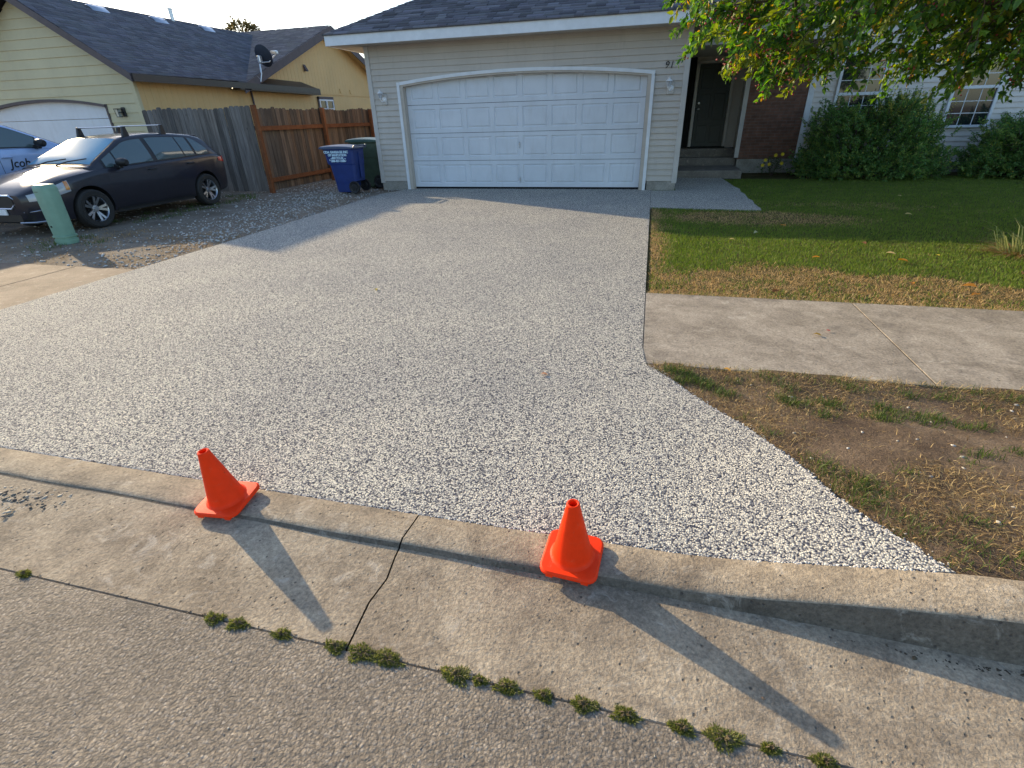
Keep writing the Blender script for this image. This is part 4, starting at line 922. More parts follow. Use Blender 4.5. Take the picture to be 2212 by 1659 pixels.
            for (dx,sx_,sz) in ((.05,.02,.03),(.08,.06,.062),(.16,.075,.075),(.24,.07,.07),(.28,.045,.045)):
                rings.append([(sgn*(x+dx),ym+sx_*math.cos(a)*1.0,zm+sz*math.sin(a)) for a in [2*math.pi*q/14 for q in range(14)]])
            stack(g,rings); g.build('mirror',BLACKP,t,smooth=True)
            g=MB(); g.box((sgn*(x-.02),ym-.04,zm-.1),(sgn*(x+.13),ym+.04,zm-.03),bev=.01); g.build('mirror_arm',BLACKP,t)
        # wheels
        for ya in p['ax']:
            for sgn in (1,-1):
                rw=p['rw']; xc=p['track']; wh=bpy.data.objects.new('wheel',None); COL.objects.link(wh); wh.parent=t; wh.location=(sgn*xc,ya,rw); wh.empty_display_size=.1
                if sgn<0: wh.rotation_euler=(0,0,math.pi)
                g=MB(); g.lathe([(rw*.66,-.1),(rw*.9,-.11),(rw*.985,-.085),(rw,-.05),(rw,.05),(rw*.985,.085),(rw*.9,.108),(rw*.68,.1),(rw*.655,.085),(rw*.655,-.1)],n=48,axis='x'); g.build('tyre',RUB,wh,smooth=True)
                g=MB(); r_=rw*.66; g.lathe([(r_,.09),(r_*.985,.097),(r_*.94,.085),(r_*.9,.03),(r_*.9,-.09)],n=48,axis='x')
                for k in range(p['sp']):
                    a=2*math.pi*k/p['sp']
                    for da in (-.1,.1):
                        u=Vector((0,math.cos(a+da*2.1),math.sin(a+da*2.1))); v=Vector((0,math.cos(a+da*.8),math.sin(a+da*.8)))
                        s1=Vector((0,-math.sin(a),math.cos(a))); p0=v*r_*.2; p1=u*r_*.93
                        w0,w1=.017,.022
                        vs=[p0-s1*w0+Vector((.055,0,0)),p0+s1*w0+Vector((.055,0,0)),p1+s1*w1+Vector((.088,0,0)),p1-s1*w1+Vector((.088,0,0))]; vs+= [q_-Vector((.03,0,0)) for q_ in vs]
                        g.add(vs,[(0,1,2,3),(7,6,5,4),(0,4,5,1),(1,5,6,2),(2,6,7,3),(3,7,4,0)])
                g.lathe([(0,.07),(.03,.07),(.034,.06),(.06,.058),(.065,.04)],n=24,axis='x'); g.build('rim',ALU,wh,smooth=True)
                g=MB(); g.lathe([(0,.0),(r_*.9,.0)],n=32,axis='x'); g.lathe([(0,.02),(r_*.55,.02),(r_*.56,.0)],n=32,axis='x'); g.build('brake_disc',DARKIN,wh)
GLASSB=m_glass('windscreen_glass',(.13,.31,.45),.12); GLASSB.node_tree.nodes['Principled BSDF'].inputs['IOR'].default_value=1.12; GLASSB.node_tree.nodes['Principled BSDF'].inputs['Specular IOR Level'].default_value=.08; GLASSS=m_glass('side_glass',(.075,.11,.115),.05)  # reflected sky put into the base colours: blue windscreen, pale green-grey side windows
hatch=dict(L=4.42,H=1.485,wr=.585,paint=PAINT,rw=.325,ra=.375,ax=(.93,3.575),track=.765,sp=5,
 y=[0,.04,.12,.3,.6,.95,1.2,2.0,3.0,3.6,4.0,4.22,4.36,4.42],
 w=[.50,.62,.71,.79,.845,.865,.868,.872,.872,.87,.85,.81,.74,.64],
 zb=[.30,.24,.20,.19,.19,.20,.21,.21,.21,.21,.23,.27,.33,.42],
 zs=[.60,.64,.68,.74,.82,.88,.91,.94,.97,.995,1.0,.98,.93,.85],
 zt=[.64,.68,.73,.80,.88,.93,.955,.965,.99,1.02,1.03,1.02,.97,.88],
 zc=[.66,.71,.77,.85,.94,.995,1.01,1.0,1.0,1.02,1.04,1.03,.98,.9],
 gy=[1.12,1.3,2.02,2.25,2.7,3.3,3.75,3.95,4.22],gz=[.985,1.09,1.425,1.46,1.485,1.465,1.42,1.36,1.03],
 ws=(1.2,1.98),rg=(3.98,4.17),win=[(1.42,1.66),(1.69,2.44),(2.54,3.22),(3.25,3.5),(3.56,3.9)],
 tophi=lambda y:.92 if y<3.6 else .92-.55*((y-3.6)/.3)**1.6,
 seams=[(1.35,-.1),(2.49,.05),(3.42,-.3)],handles=(2.28,3.25),hl=(.06,.62),hlz=(.56,.66,.83),tl=(4.08,4.34),tlz=(.83,.97),mir=(1.62,1.03),hm=BLACKP)
t=empty('parked_hatchback',(-4.045,-5.50,-.02),'charcoal hatchback with silver roof bars parked beside the grey fence','car',None,0,.885)
hc=Car(hatch); hc.build(t)
g=MB(); 
for (pts) in ([(-.34,-.012,.66),(.34,-.012,.66),(.41,.03,.57),(.30,-.012,.46),(-.30,-.012,.46),(-.41,.03,.57),(-.34,-.012,.66)],): g.tube(pts,.018,8)
g.tube([(-.4,.012,.585),(.4,.012,.585)],.012,8); g.build('grille_frame',CHROME,t,smooth=True)
g=MB(); g.box((-.36,-.008,.47),(.36,.02,.655)); g.box((-.42,-.006,.25),(.42,.02,.36)); g.build('grille',BLACKP,t)
g=MB(); g.box((-.16,-.03,.36),(.16,-.012,.45)); g.build('number_plate',WHITEP,t)
for sgn in (1,-1):
    g=MB(); g.tube([(sgn*.5,.005,.40),(sgn*.66,.075,.41),(sgn*.76,.2,.43)],.011,6); g.build('fog_light_trim',CHROME,t,smooth=True)
    g=MB(); g.tube([(sgn*.35,-.012,.235),(sgn*.62,.04,.24),(sgn*.75,.16,.25),(sgn*.78,.4,.25)],.016,6); g.build('bumper_lip',ALU,t,smooth=True)
g=MB(); 
for x in (-.35,.12): g.tube([(x-.1,1.14,1.02),(x+.12,1.2,1.075),(x+.5,1.26,1.115)],.010,6)
g.build('wiper',BLACKP,t)
for y in (2.25,3.1):
    g=MB(); zt=hc.top(y)+.13; g.box((-.56,y-.022,zt),(.56,y+.022,zt+.022),bev=.008); rb=g.build('roof_bar',ALU,t)
    for sgn in (1,-1):
        g=MB(); x=sgn*.545; z0=hc.top(y)-.035; g.add([(x-.03,y-.08,z0),(x+.03,y-.08,z0-.01),(x+.03,y+.06,z0-.01),(x-.03,y+.06,z0),(x-.02,y-.032,zt+.02),(x+.02,y-.032,zt+.02),(x+.02,y+.032,zt+.02),(x-.02,y+.032,zt+.02)],[(3,2,1,0),(4,5,6,7),(0,1,5,4),(1,2,6,5),(2,3,7,6),(3,0,4,7)]); o=g.build('foot',BLACKP,bevel=.005); o.parent=rb
g=MB(); g.add([(-.5,3.72,1.43),(.5,3.72,1.43),(.53,3.98,1.40),(-.53,3.98,1.40),(-.5,3.75,1.36),(.5,3.75,1.36),(.5,3.93,1.37),(-.5,3.93,1.37)],[(0,1,2,3),(7,6,5,4),(0,4,5,1),(1,5,6,2),(2,6,7,3),(3,7,4,0)]); g.build('spoiler',PAINT,t,bevel=.008)
van=dict(L=4.9,H=1.80,wr=.66,paint=PAINT2,rw=.35,ra=.41,ax=(.95,3.85),track=.83,sp=5,
 y=[0,.04,.12,.3,.6,.95,1.2,2.0,3.0,3.9,4.5,4.7,4.85,4.9],
 w=[.55,.68,.77,.86,.91,.93,.94,.945,.945,.94,.93,.9,.85,.76],
 zb=[.34,.28,.24,.23,.23,.23,.24,.24,.24,.24,.26,.3,.36,.45],
 zs=[.75,.80,.84,.92,1.02,1.11,1.17,1.22,1.24,1.25,1.25,1.24,1.2,1.1],
 zt=[.80,.85,.90,1.0,1.10,1.18,1.24,1.29,1.30,1.31,1.31,1.30,1.26,1.16],
 zc=[.84,.89,.95,1.06,1.17,1.25,1.29,1.30,1.31,1.31,1.31,1.30,1.27,1.17],
 gy=[1.1,1.45,2.1,2.4,3.0,4.2,4.55,4.8],gz=[1.26,1.42,1.72,1.77,1.80,1.79,1.74,1.32],
 ws=(1.2,2.02),rg=(4.58,4.76),win=[(1.72,2.5),(2.62,3.5),(3.62,4.4)],seams=[(1.5,-.1),(2.56,0),(3.56,0)],handles=(2.42,3.4),hl=(.08,.6),hlz=(.68,.8,1.0),tl=(4.6,4.85),tlz=(.9,1.2),mir=(1.78,1.36),hm=PAINT2)
t2=empty('parked_minivan',(-6.30,-2.03,-.02),'pale blue minivan with dark lettering on its door, left of the charcoal hatchback','car',None,math.pi,.885)
vc=Car(van); vc.build(t2)
# van faces the garage: its side towards the camera is local -x
o=text_mesh('door_lettering','Jcob',.21,BLACKP,.001,.25,t2,Matrix.Translation((-.949,2.42,.96))@Matrix.Rotation(R(-90),4,'Z')@Matrix.Rotation(R(90),4,'X'),align='LEFT',bold=.002)
# ---------------------------------------------------------------- VEGETATION
def tree(name,loc,label,cat,limbs,twigs,leafL,pal,seed,berries=0,trunk=None,group=None,leaves_per=34,stemmat=BARK,twlen=.5,droop=.25,parts=('trunk','crown')):
    """limbs: list of point lists (world offsets) with radii; twigs: array of twig starts + directions"""
    global rng
    rg=np.random.default_rng(seed); t=empty(name,loc,label,cat,group)
    g=MB()
    for pts,rads in limbs: g.tube(pts,rads,9)
    S,Dv,Ln=twigs; n=len(S); K=6
    PT=np.zeros((n,K,3))
    for k in range(K):
        u=k/(K-1); PT[:,k]=S+Dv*(Ln*u)[:,None]; PT[:,k,2]-=droop*Ln*u*u
    for i in range(n): g.tube([tuple(q) for q in PT[i]],[.006,.005,.0045,.004,.003,.002],4,cap=False)
    g.build(parts[0],stemmat,t,smooth=True,fixn=False)
    m=leaves_per; u=rg.uniform(.12,1.02,(n,m)); idx=np.minimum((u*(K-1)).astype(int),K-2); fr=u*(K-1)-idx; ii=np.arange(n)[:,None]
    B=PT[ii,idx]*(1-fr)[...,None]+PT[ii,idx+1]*fr[...,None]; B=B+rg.normal(0,.012,B.shape)
    Tn=np.repeat((PT[:,-1]-PT[:,0])[:,None],m,1); Tn/=np.linalg.norm(Tn,axis=2,keepdims=True)
    D=Tn*.55+rg.normal(0,.75,B.shape); D[...,2]-=.35
    N=rg.normal(0,.6,B.shape); N[...,2]+=.8
    B=B.reshape(-1,3);D=D.reshape(-1,3);N=N.reshape(-1,3); L=leafL*rg.uniform(.55,1.25,len(B)); c1,c2,c3,c4=[np.array(q) for q in pal]
    r=rg.uniform(0,1,(len(B),1))**1.35; twt=np.repeat(rg.uniform(0,1,(n,1)),m,1).reshape(-1,1); col=c1*(1-r)+c2*r; col=np.where(twt>.8,col*.5+c3*.5,col); col=np.where(rg.uniform(0,1,(len(B),1))>.975,c4,col)
    leafmesh(parts[1],B,D,N,L,L*rg.uniform(.42,.62,len(B)),col,LEAF,t)
    return t,PT
# crab apple tree whose crown hangs over the lawn; trunk stands out of the frame to the right
rgt=np.random.default_rng(21)
def in_crown(p):
    x,y,z=p; ok=False
    for (cx,cy,cz,rx,ry,rz_) in ((8.3,-4.6,3.15,2.3,1.9,1.45),(7.0,-4.6,2.75,1.5,1.3,.95),(6.2,-4.8,2.35,.95,.9,.62),(9.9,-4.2,3.0,2.0,1.9,1.2)):
        if ((x-cx)/rx)**2+((y-cy)/ry)**2+((z-cz)/rz_)**2<1: ok=True
    return ok and z>1.56+.10*math.sin(x*5+y*3)+.12*(x>6.55)*(x<7.4)
S=[];c0=np.array([9.2,-4.4,2.6])
while len(S)<2400:
    p=np.array([rgt.uniform(5.1,11.5),rgt.uniform(-6.5,-2.2),rgt.uniform(1.5,4.5)])
    if in_crown(p) and (p[2]<2.9 or rgt.random()<.3) and (p[0]>7.3 or rgt.random()<.62): S.append(p)
S=np.array(S)
extra=np.array([(5.95,-4.9,2.15),(5.8,-4.9,2.05),(5.7,-4.85,2.2),(5.9,-5.0,1.95),(5.85,-4.9,2.35),(5.75,-5.0,2.4),(6.0,-4.9,1.85),(6.05,-5.0,1.75),(6.15,-4.95,1.72),(6.25,-4.9,1.7),(6.1,-5.1,1.95),(6.3,-5.0,1.85),(6.75,-4.6,1.86),(6.8,-4.5,1.82),(6.65,-4.4,1.8),(5.9,-4.7,2.5),(5.75,-4.8,2.3),(6.0,-4.8,2.6)])
S=np.concatenate([S,extra,extra+[.12,.1,.08]])
Dv=(S-c0); Dv/=np.linalg.norm(Dv,axis=1,keepdims=True); Dv=Dv*.8+rgt.normal(0,.45,Dv.shape); Dv[:,2]-=.12; Dv/=np.linalg.norm(Dv,axis=1,keepdims=True)
Ln=rgt.uniform(.25,.5,len(S)); o0=np.array([9.9,-4.35,0]); Ln[-2*len(extra):]*=.75
near=(S[:,0]<6.4); Ln[near]*=.75
limbs=[([(0,0,-.1),(.02,0,.6),(-.05,0,1.3),(-.1,0,1.9)],[.17,.13,.115,.10])]
for tgt in ((5.7,-4.9,2.25),(6.3,-5.3,2.5),(6.5,-4.0,2.5),(7.2,-4.5,2.25),(7.6,-5.7,2.7),(8.0,-3.4,2.6),(8.2,-4.6,3.8),(9.4,-5.6,3.2),(10.9,-4.2,3.4),(9.6,-3.1,3.3)):
    a=np.array([-.1,0,1.5+rgt.uniform(-.1,.4)]); b_=np.array(tgt)-o0; pts=[];rd_=[]
    for k in range(9):
        u=k/8; q=a*(1-u)+b_*u; q=q+np.array([0,0,.35*math.sin(math.pi*u)])+rgt.normal(0,.035,3)*(0<k<8); pts.append(tuple(q)); rd_.append(.055*(1-u)+.007)
    limbs.append((pts,rd_))
    for k in (3,4,5,6,7):
        for _ in range(3):
            q=np.array(pts[k]); e=q+rgt.normal(0,1,3)*[.5,.5,.28]; mid=(q+e)/2+rgt.normal(0,.05,3); limbs.append(([tuple(q),tuple(mid),tuple(e)],[.014,.009,.004]))
pal=((.04,.11,.022),(.17,.29,.035),(.30,.30,.04),(.62,.34,.05))
trt,PT=tree('crabapple_tree',tuple(o0),'leafy crabapple tree with red berry clusters hanging over the lawn','tree',limbs,(S-o0,Dv,Ln),.069,pal,5,leaves_per=34)
# berries
bi=rgt.choice(len(S),240,replace=False); bi=np.concatenate([bi,np.arange(len(S)-36,len(S),2),np.where(near)[0][::4]]); Pb=[];
for i in bi:
    c=PT[i,rgt.integers(2,6)]; k=rgt.integers(5,11); Pb.append(c+rgt.normal(0,1,(k,3))*[.03,.03,.035]-[0,0,.03])
Pb=np.concatenate(Pb)
def blobs(name,Pp,rad,mat,parent):
    ph=(1+5**.5)/2; ico=np.array([(-1,ph,0),(1,ph,0),(-1,-ph,0),(1,-ph,0),(0,-1,ph),(0,1,ph),(0,-1,-ph),(0,1,-ph),(ph,0,-1),(ph,0,1),(-ph,0,-1),(-ph,0,1)])/1.9
    F=np.array([(0,11,5),(0,5,1),(0,1,7),(0,7,10),(0,10,11),(1,5,9),(5,11,4),(11,10,2),(10,7,6),(7,1,8),(3,9,4),(3,4,2),(3,2,6),(3,6,8),(3,8,9),(4,9,5),(2,4,11),(6,2,10),(8,6,7),(9,8,1)])
    n=len(Pp); V=ico[None]*(rad*rgt.uniform(.75,1.2,n))[:,None,None]+Pp[:,None]; lp=(np.arange(n)[:,None]*12+F.ravel()[None])
    return fastmesh(name,V.reshape(-1,3),lp,np.full(n*20,3),None,mat,parent,smooth=True)
o=blobs('berries',Pb,.0105,BERRY,trt); o['kind']='stuff'
# bushes
def bush(loc,rx,ry,rz,label,seed,nt_=900,shoots=None,leafL=.045):
    rg=np.random.default_rng(seed); n=nt_; d=rg.normal(0,1,(n,3)); d[:,2]=np.abs(d[:,2])*.9+.0; d/=(np.abs(d)**3.2).sum(1,keepdims=True)**(1/3.2)
    lump=1+.13*np.sin(d[:,0]*7+seed)+.10*np.sin(d[:,1]*9+2*seed)+.08*np.sin(d[:,2]*11)
    rad=rg.uniform(.35,.92,n)**.5*lump; Sx=d*rad[:,None]*[rx,ry,rz]; Sx[:,2]=Sx[:,2]+.08
    low=rg.random(n)<.25; Sx[low,2]*=.35
    Dd=d*.7+rg.normal(0,.35,(n,3)); Dd[:,2]+=.35; Dd/=np.linalg.norm(Dd,axis=1,keepdims=True); Ll=rg.uniform(.12,.26,n)
    if shoots:
        (sx,sy,sz,k,sp)=shoots; Q=np.stack([sx+rg.normal(0,sp,k),sy+rg.normal(0,.18,k),sz+rg.uniform(-.1,.15,k)],1); E=rg.normal(0,.16,(k,3)); E[:,2]=1; E/=np.linalg.norm(E,axis=1,keepdims=True)
        Sx=np.concatenate([Sx,Q]); Dd=np.concatenate([Dd,E]); Ll=np.concatenate([Ll,rg.uniform(.2,.5,k)])
    lim=[]
    for i in range(60):
        q=Sx[rg.integers(0,n)]*.9; lim.append(([(rg.uniform(-.25,.25)*rx,rg.uniform(-.25,.25)*ry,-.03),(q[0]*.45,q[1]*.45,q[2]*.6),tuple(q)],[.016,.011,.005]))
    return tree('bush',loc,label,'bush',lim,(Sx,Dd,Ll),leafL,((.08,.18,.05),(.21,.34,.09),(.34,.42,.10),(.50,.48,.12)),seed,leaves_per=26,droop=.05,parts=('stems','foliage'),group='bushes in front of the pale house wall')
bush((9.66,2.45,-.02),1.38,.85,1.33,'large round green bush with tall yellowish shoots before the brick wall end',31,3300,(.35,.0,1.15,120,.33))
bush((12.95,2.5,-.02),1.30,.85,1.12,'large round green bush partly hiding the right-hand window at the frame edge',47,2700)
rg=np.random.default_rng(77); n=1500; k=60; sxp=rg.normal(0,.30,k); syp=rg.normal(0,.15,k); sh=rg.uniform(.2,.5,k); ii=rg.integers(0,k,n); u=rg.random(n)
Pp=np.stack([sxp[ii]+.12*u*np.sin(ii)+rg.normal(0,.012,n),syp[ii]+rg.normal(0,.012,n),1.18+sh[ii]*u],1); D=rg.normal(0,.6,(n,3)); D[:,2]+=.8; Nn=rg.normal(0,.6,(n,3));Nn[:,2]+=.5
bu=[o for o in bpy.data.objects if o.name=='bush'][0]; o=leafmesh('shoots',Pp+[.42,-.1,0],D,Nn,rg.uniform(.03,.055,n),rg.uniform(.012,.02,n),cmix((.30,.32,.06),(.58,.50,.12),rg.random(n)),LEAF,bu); tag(o,'yellowish upright shoots')
# sprig of yellow-green shoots is separate growth on the first bush
fp=empty('flowering_plant',(7.85,2.75,0),'small leafy plant with yellow flowers by the brick wall base','plant')
rg=np.random.default_rng(3); n=240; Pp=rg.normal(0,1,(n,3))*[.16,.12,.0]; Pp[:,2]=rg.uniform(.03,.42,n)*(1-.4*np.abs(Pp[:,0])/.3); D=rg.normal(0,1,(n,3)); D[:,2]=np.abs(D[:,2])*.4; Nn=rg.normal(0,.3,(n,3));Nn[:,2]+=1
leafmesh('foliage',Pp,D,Nn,rg.uniform(.05,.09,n),rg.uniform(.02,.035,n),cmix((.04,.08,.02),(.09,.14,.04),rg.random(n)),LEAF,fp)
g=MB()
for k in range(9): a=k*.7; g.tube([(0.02*math.cos(a),.02*math.sin(a),-.02),(.14*math.cos(a),.1*math.sin(a),.36)],.004,5)
g.build('stems',BARK,fp)
for (x,z) in ((-.2,.33),(-.24,.22),(.0,.43),(.14,.45),(-.1,.24),(.16,.26)):
    g=MB(); 
    for k in range(10):
        a=2*math.pi*k/10; g.add([(x,-.08,z),(x+.035*math.cos(a-.25),-.095,z+.035*math.sin(a-.25)),(x+.042*math.cos(a),-.085,z+.042*math.sin(a)),(x+.035*math.cos(a+.25),-.095,z+.035*math.sin(a+.25))],[(0,1,2,3)])
    g.lathe([(0,-.02),(.012,-.018),(.012,0)],(x,-.085,z),8,axis='y'); g.build('flower',YELF,fp,fixn=False)
# far tree top behind the neighbour roof
lim=[([(0,0,0),(.1,0,3),(0,0,6.3)],[.25,.18,.08])]
rg=np.random.default_rng(9); n=300; d=rg.normal(0,1,(n,3)); d/=np.linalg.norm(d,axis=1,keepdims=True); Sx=d*(rg.uniform(.4,1,n)**.5)[:,None]*[1.15,1.2,1.2]+[0,0,7.25]
for i in range(25): lim.append(([(0,0,6.0),tuple((np.array([0,0,6.4])+Sx[i])/2),tuple(Sx[i])],[.06,.03,.01]))
tree('distant_tree',(-26.7,30,0),'distant tree top showing above the neighbour roof ridge','tree',lim,(Sx,d,rg.uniform(.3,.6,n)),.14,((.10,.09,.04),(.17,.14,.06),(.22,.17,.07),(.2,.12,.05)),4,leaves_per=26)
# ---------------------------------------------------------------- LAWN + GRASS
def lawn_ok(x,y):
    return ~inpoly(x,y,walk)&(y<2.3-.3*np.sin(x))&(x>5.16)&(~((x<6.9)&(y>2.0)))
n=400000; x=5.16+9.8*rng.random(n)**1.15; y=-6.77+9.4*rng.random(n)**1.25; k=lawn_ok(x,y)&(y>-6.755); x,y=x[k],y[k]
nf=fbm(x,y,1.1,2); fine=fbm(x,y,6,4)
edge=np.clip((-5.60+.75*(fbm(x,y,.8,33)-.5)*2-.30*np.clip(x-7.6,0,3)-y)/.35,0,1)                       # straw band along the pavement
edge=np.maximum(edge,np.clip(1-(x-5.16)/(.22+.25*nf),0,1)*(y<-2.2))
patch=np.clip(1-np.hypot((x-6.6)/1.75,(y+2.95)/.72)+.35*(nf-.5),0,1)*2.2
patch=np.maximum(patch,np.clip(.85-np.hypot((x-7.9)/2.3,(y+1.7)/.75)+.9*(nf-.5),0,.45)); dry=np.clip(np.maximum(edge*1.25,patch),0,1); dry=np.clip(dry+(fine-.62)*.9,0,1)
isdry=rng.random(len(x))<dry
keepd=~isdry|(rng.random(len(x))<.95); x,y,isdry,nf,fine=[q[keepd] for q in (x,y,isdry,nf,fine)]
H=np.where(isdry,rng.uniform(.018,.05,len(x)),rng.uniform(.018,.036,len(x))); lean=np.where(isdry,rng.uniform(.6,1.5,len(x)),rng.uniform(.1,.7,len(x)))
gcol=cmix((.07,.135,.02),(.20,.25,.04),rng.random(len(x)))*(.75+.5*fine)[:,None]; dcol=cmix((.30,.19,.08),(.68,.48,.23),rng.random(len(x)))
col=np.where(isdry[:,None],dcol,gcol); z=lawn_z(x,y)
stuff(blades('lawn_grass',np.stack([x,y,z],1),H,np.where(isdry,.0042,.0052)*rng.uniform(.7,1.3,len(x)),lean,col,GRASS),'mown green lawn with straw coloured dry margins','grass')
# parking strip: straw, weeds
n=105000; x=rng.uniform(5.1,9.0,n); y=rng.uniform(-9.75,-8.19,n); k=x>np.interp(-y,-fy,fx)+.01; x,y=x[k],y[k]
bare=np.clip(1.35-np.hypot((x-6.35)/.62,(y+8.92)/.28),0,1); nf=fbm(x,y,3.2,12); k=rng.random(len(x))<np.clip(.75-1.1*bare+2.2*(nf-.5),.05,.95); x,y,nf=x[k],y[k],nf[k]
n=len(x); H=rng.uniform(.012,.045,n); lean=rng.uniform(.7,1.9,n); col=cmix((.16,.10,.045),(.66,.48,.22),rng.random(n)**1.9); z=strip_z(x,y)
stuff(blades('dry_grass',np.stack([x,y,z],1),H,rng.uniform(.0014,.0036,n),lean,col,DRY,droop=.9),'dry straw coloured grass on the strip between pavement and kerb','grass')
# green tufts on the strip (many)
T=[(5.3,-8.28),(5.38,-8.3),(5.45,-8.36),(5.5,-8.42),(5.58,-8.5),(5.36,-8.38)]
T+=[(5.66+.1*i+rng.normal(0,.03),-8.30+rng.normal(0,.03)) for i in range(20)]+[(6.0+rng.normal(0,.1),-8.52+rng.normal(0,.05)) for i in range(8)]+[(6.5+rng.normal(0,.15),-8.62+rng.normal(0,.06)) for i in range(12)]
for (yy,dx) in ((-9.1,.12),(-9.16,.14),(-9.22,.1),(-9.3,.12),(-9.35,.2),(-9.42,.1),(-9.5,.14),(-9.58,.1),(-9.62,.2),(-9.7,.08),(-9.65,.32),(-9.7,.2),(-8.75,.12),(-8.9,.1)): T.append((float(np.interp(-yy,-fy,fx))+dx,yy))
T+=[(rng.uniform(5.9,7.6),rng.uniform(-9.7,-8.3)) for i in range(40)]
PX=[];
for ti,(a,b_) in enumerate(T):
    k=rng.integers(18,75)+(90 if ti<6 else 0); PX.append(np.stack([a+rng.normal(0,.034,k),b_+rng.normal(0,.022,k)],1))
PX=np.concatenate(PX); PX=PX[(PX[:,1]<-8.2)&(PX[:,1]>-9.75)&(PX[:,0]>np.interp(-PX[:,1],-fy,fx)-.015)]; n=len(PX); z=strip_z(PX[:,0],PX[:,1])
stuff(blades('green_weeds',np.column_stack([PX,z]),rng.uniform(.025,.065,n),rng.uniform(.002,.004,n),rng.uniform(.3,1.2,n),cmix((.035,.07,.014),(.12,.16,.035),rng.random(n)),GRASS,droop=.8),'green weeds growing among the straw on the kerb strip','weeds')
# neighbour yard gravel, straw, weeds
n=9000; x=-.4-4.3*rng.random(n)**1.1; y=rng.uniform(-6.75,1.5,n); w_=np.exp(-((x+1.25+.25*(y+3))/.75)**2)*(.35+fbm(x,y,2,9)); k=rng.random(n)<np.clip(w_+.14,0,1); x,y=x[k],y[k]; n=len(x)
stuff(stones('gravel',np.column_stack([x,y,-.016+.03*(fbm(x,y,1.2,3)-.5)]),rng.uniform(.007,.022,n),cmix((.25,.24,.23),(.62,.6,.56),rng.random(n)),STONE),'pale grey gravel scattered over the side yard','gravel')
n=16000; x=rng.uniform(-3.4,-.42,n); y=rng.uniform(-6.8,-4.7,n); k=rng.random(n)<np.clip(2.0*(fbm(x,y,2.2,14)-.32)-np.clip((-5.2-y)*-.8,0,1),0,1); x,y=x[k],y[k]; n=len(x)
stuff(blades('yard_straw',np.column_stack([x,y,np.full(n,-.02)]),rng.uniform(.015,.045,n),rng.uniform(.003,.006,n),rng.uniform(.6,1.6,n),cmix((.30,.18,.07),(.50,.33,.15),rng.random(n)),DRY),'orange brown dry grass on the side yard near the pavement','grass')
PX=[]
for i in range(46):
    a,b_=(rng.uniform(-3.9,-2.9),rng.uniform(-4.3,-.9)) if i<34 else (rng.uniform(-3.2,-2.2),rng.uniform(-6.2,-5.4)); k=rng.integers(20,60); PX.append(np.stack([a+rng.normal(0,.07,k),b_+rng.normal(0,.07,k)],1))
PX=np.concatenate(PX); n=len(PX)
stuff(blades('yard_weeds',np.column_stack([PX,np.full(n,-.03)]),rng.uniform(.03,.09,n),rng.uniform(.005,.009,n),rng.uniform(.2,.9,n),cmix((.04,.08,.018),(.11,.15,.04),rng.random(n)),GRASS),'low green weeds under the parked hatchback','weeds')
# tufts in the joint between gutter and road
def tuft(x,r,label,seed,y=-10.33):
    rg=np.random.default_rng(seed); t=empty('weed_tuft',(x,y,-.022),label,'weed','weeds in the joint between gutter and road'); r*=.80; n=int(330+15000*r); a=rg.uniform(0,6.28,n); q=r*(.55+.75*np.abs(np.sin(a*1.5+seed))*np.abs(np.cos(a*2.3+seed*2))+.25)*np.sqrt(rg.random(n)); Pp=np.stack([q*np.cos(a)*1.35,q*np.sin(a)*.75,.001+.22*r*np.maximum(1-(q/r)**2,0)*rg.random(n)],1)
    D=np.stack([np.cos(a),np.sin(a),rg.uniform(.0,.9,n)],1)+rg.normal(0,.6,(n,3)); Nn=rg.normal(0,.4,(n,3));Nn[:,2]+=1
    leafmesh('leaves',Pp,D,Nn,rg.uniform(.003,.012,n)*(1+.5*(rg.random(n)>.93)),rg.uniform(.0018,.0036,n),cmix((.07,.10,.025),(.27,.27,.07),rg.random(n)),LEAF,t)
    g=MB()
    for k in range(14): b_=rg.uniform(0,6.28); e=r*rg.uniform(.5,1); g.tube([(0,0,0),(e*.6*math.cos(b_),e*.4*math.sin(b_),.012),(e*1.2*math.cos(b_),e*.7*math.sin(b_),.008)],.0009,4)
    g.build('stems',M('weed_stem',(.14,.1,.05),.8),t)
for i,(x,r,l) in enumerate(((3.04,.020,'lone small weed tuft in the joint nearest the left edge'),(3.85,.026,'weed tuft, left one of a pair below the left cone'),(3.94,.027,'weed tuft, right one of a pair below the left cone'),(4.10,.023,'single weed tuft left of the gutter joint'),(4.285,.026,'weed tuft just left of the gutter joint end'),(4.375,.038,'big bushy weed tuft at the end of the gutter joint'),(4.455,.036,'big weed tuft merging with the one at the gutter joint'),(4.67,.034,'wide weed tuft below the shadow of the left cone tip'),(4.74,.015,'tiny weed tuft beside the wide one'),(4.82,.027,'round weed tuft right of the tiny one'),(4.92,.019,'small low weed tuft below the right cone'),(5.03,.026,'weed tuft below and right of the orange cone'),(5.14,.027,'compact weed tuft midway along the right half'),(5.28,.023,'flat weed tuft before the last big one'),(5.38,.036,'last big weed tuft towards the bottom right'),(5.49,.016,'brownish tiny weed tuft near the bottom edge'),(5.61,.022,'weed tuft farthest right, cut by the bottom edge'))): tuft(x,r,l,100+i)
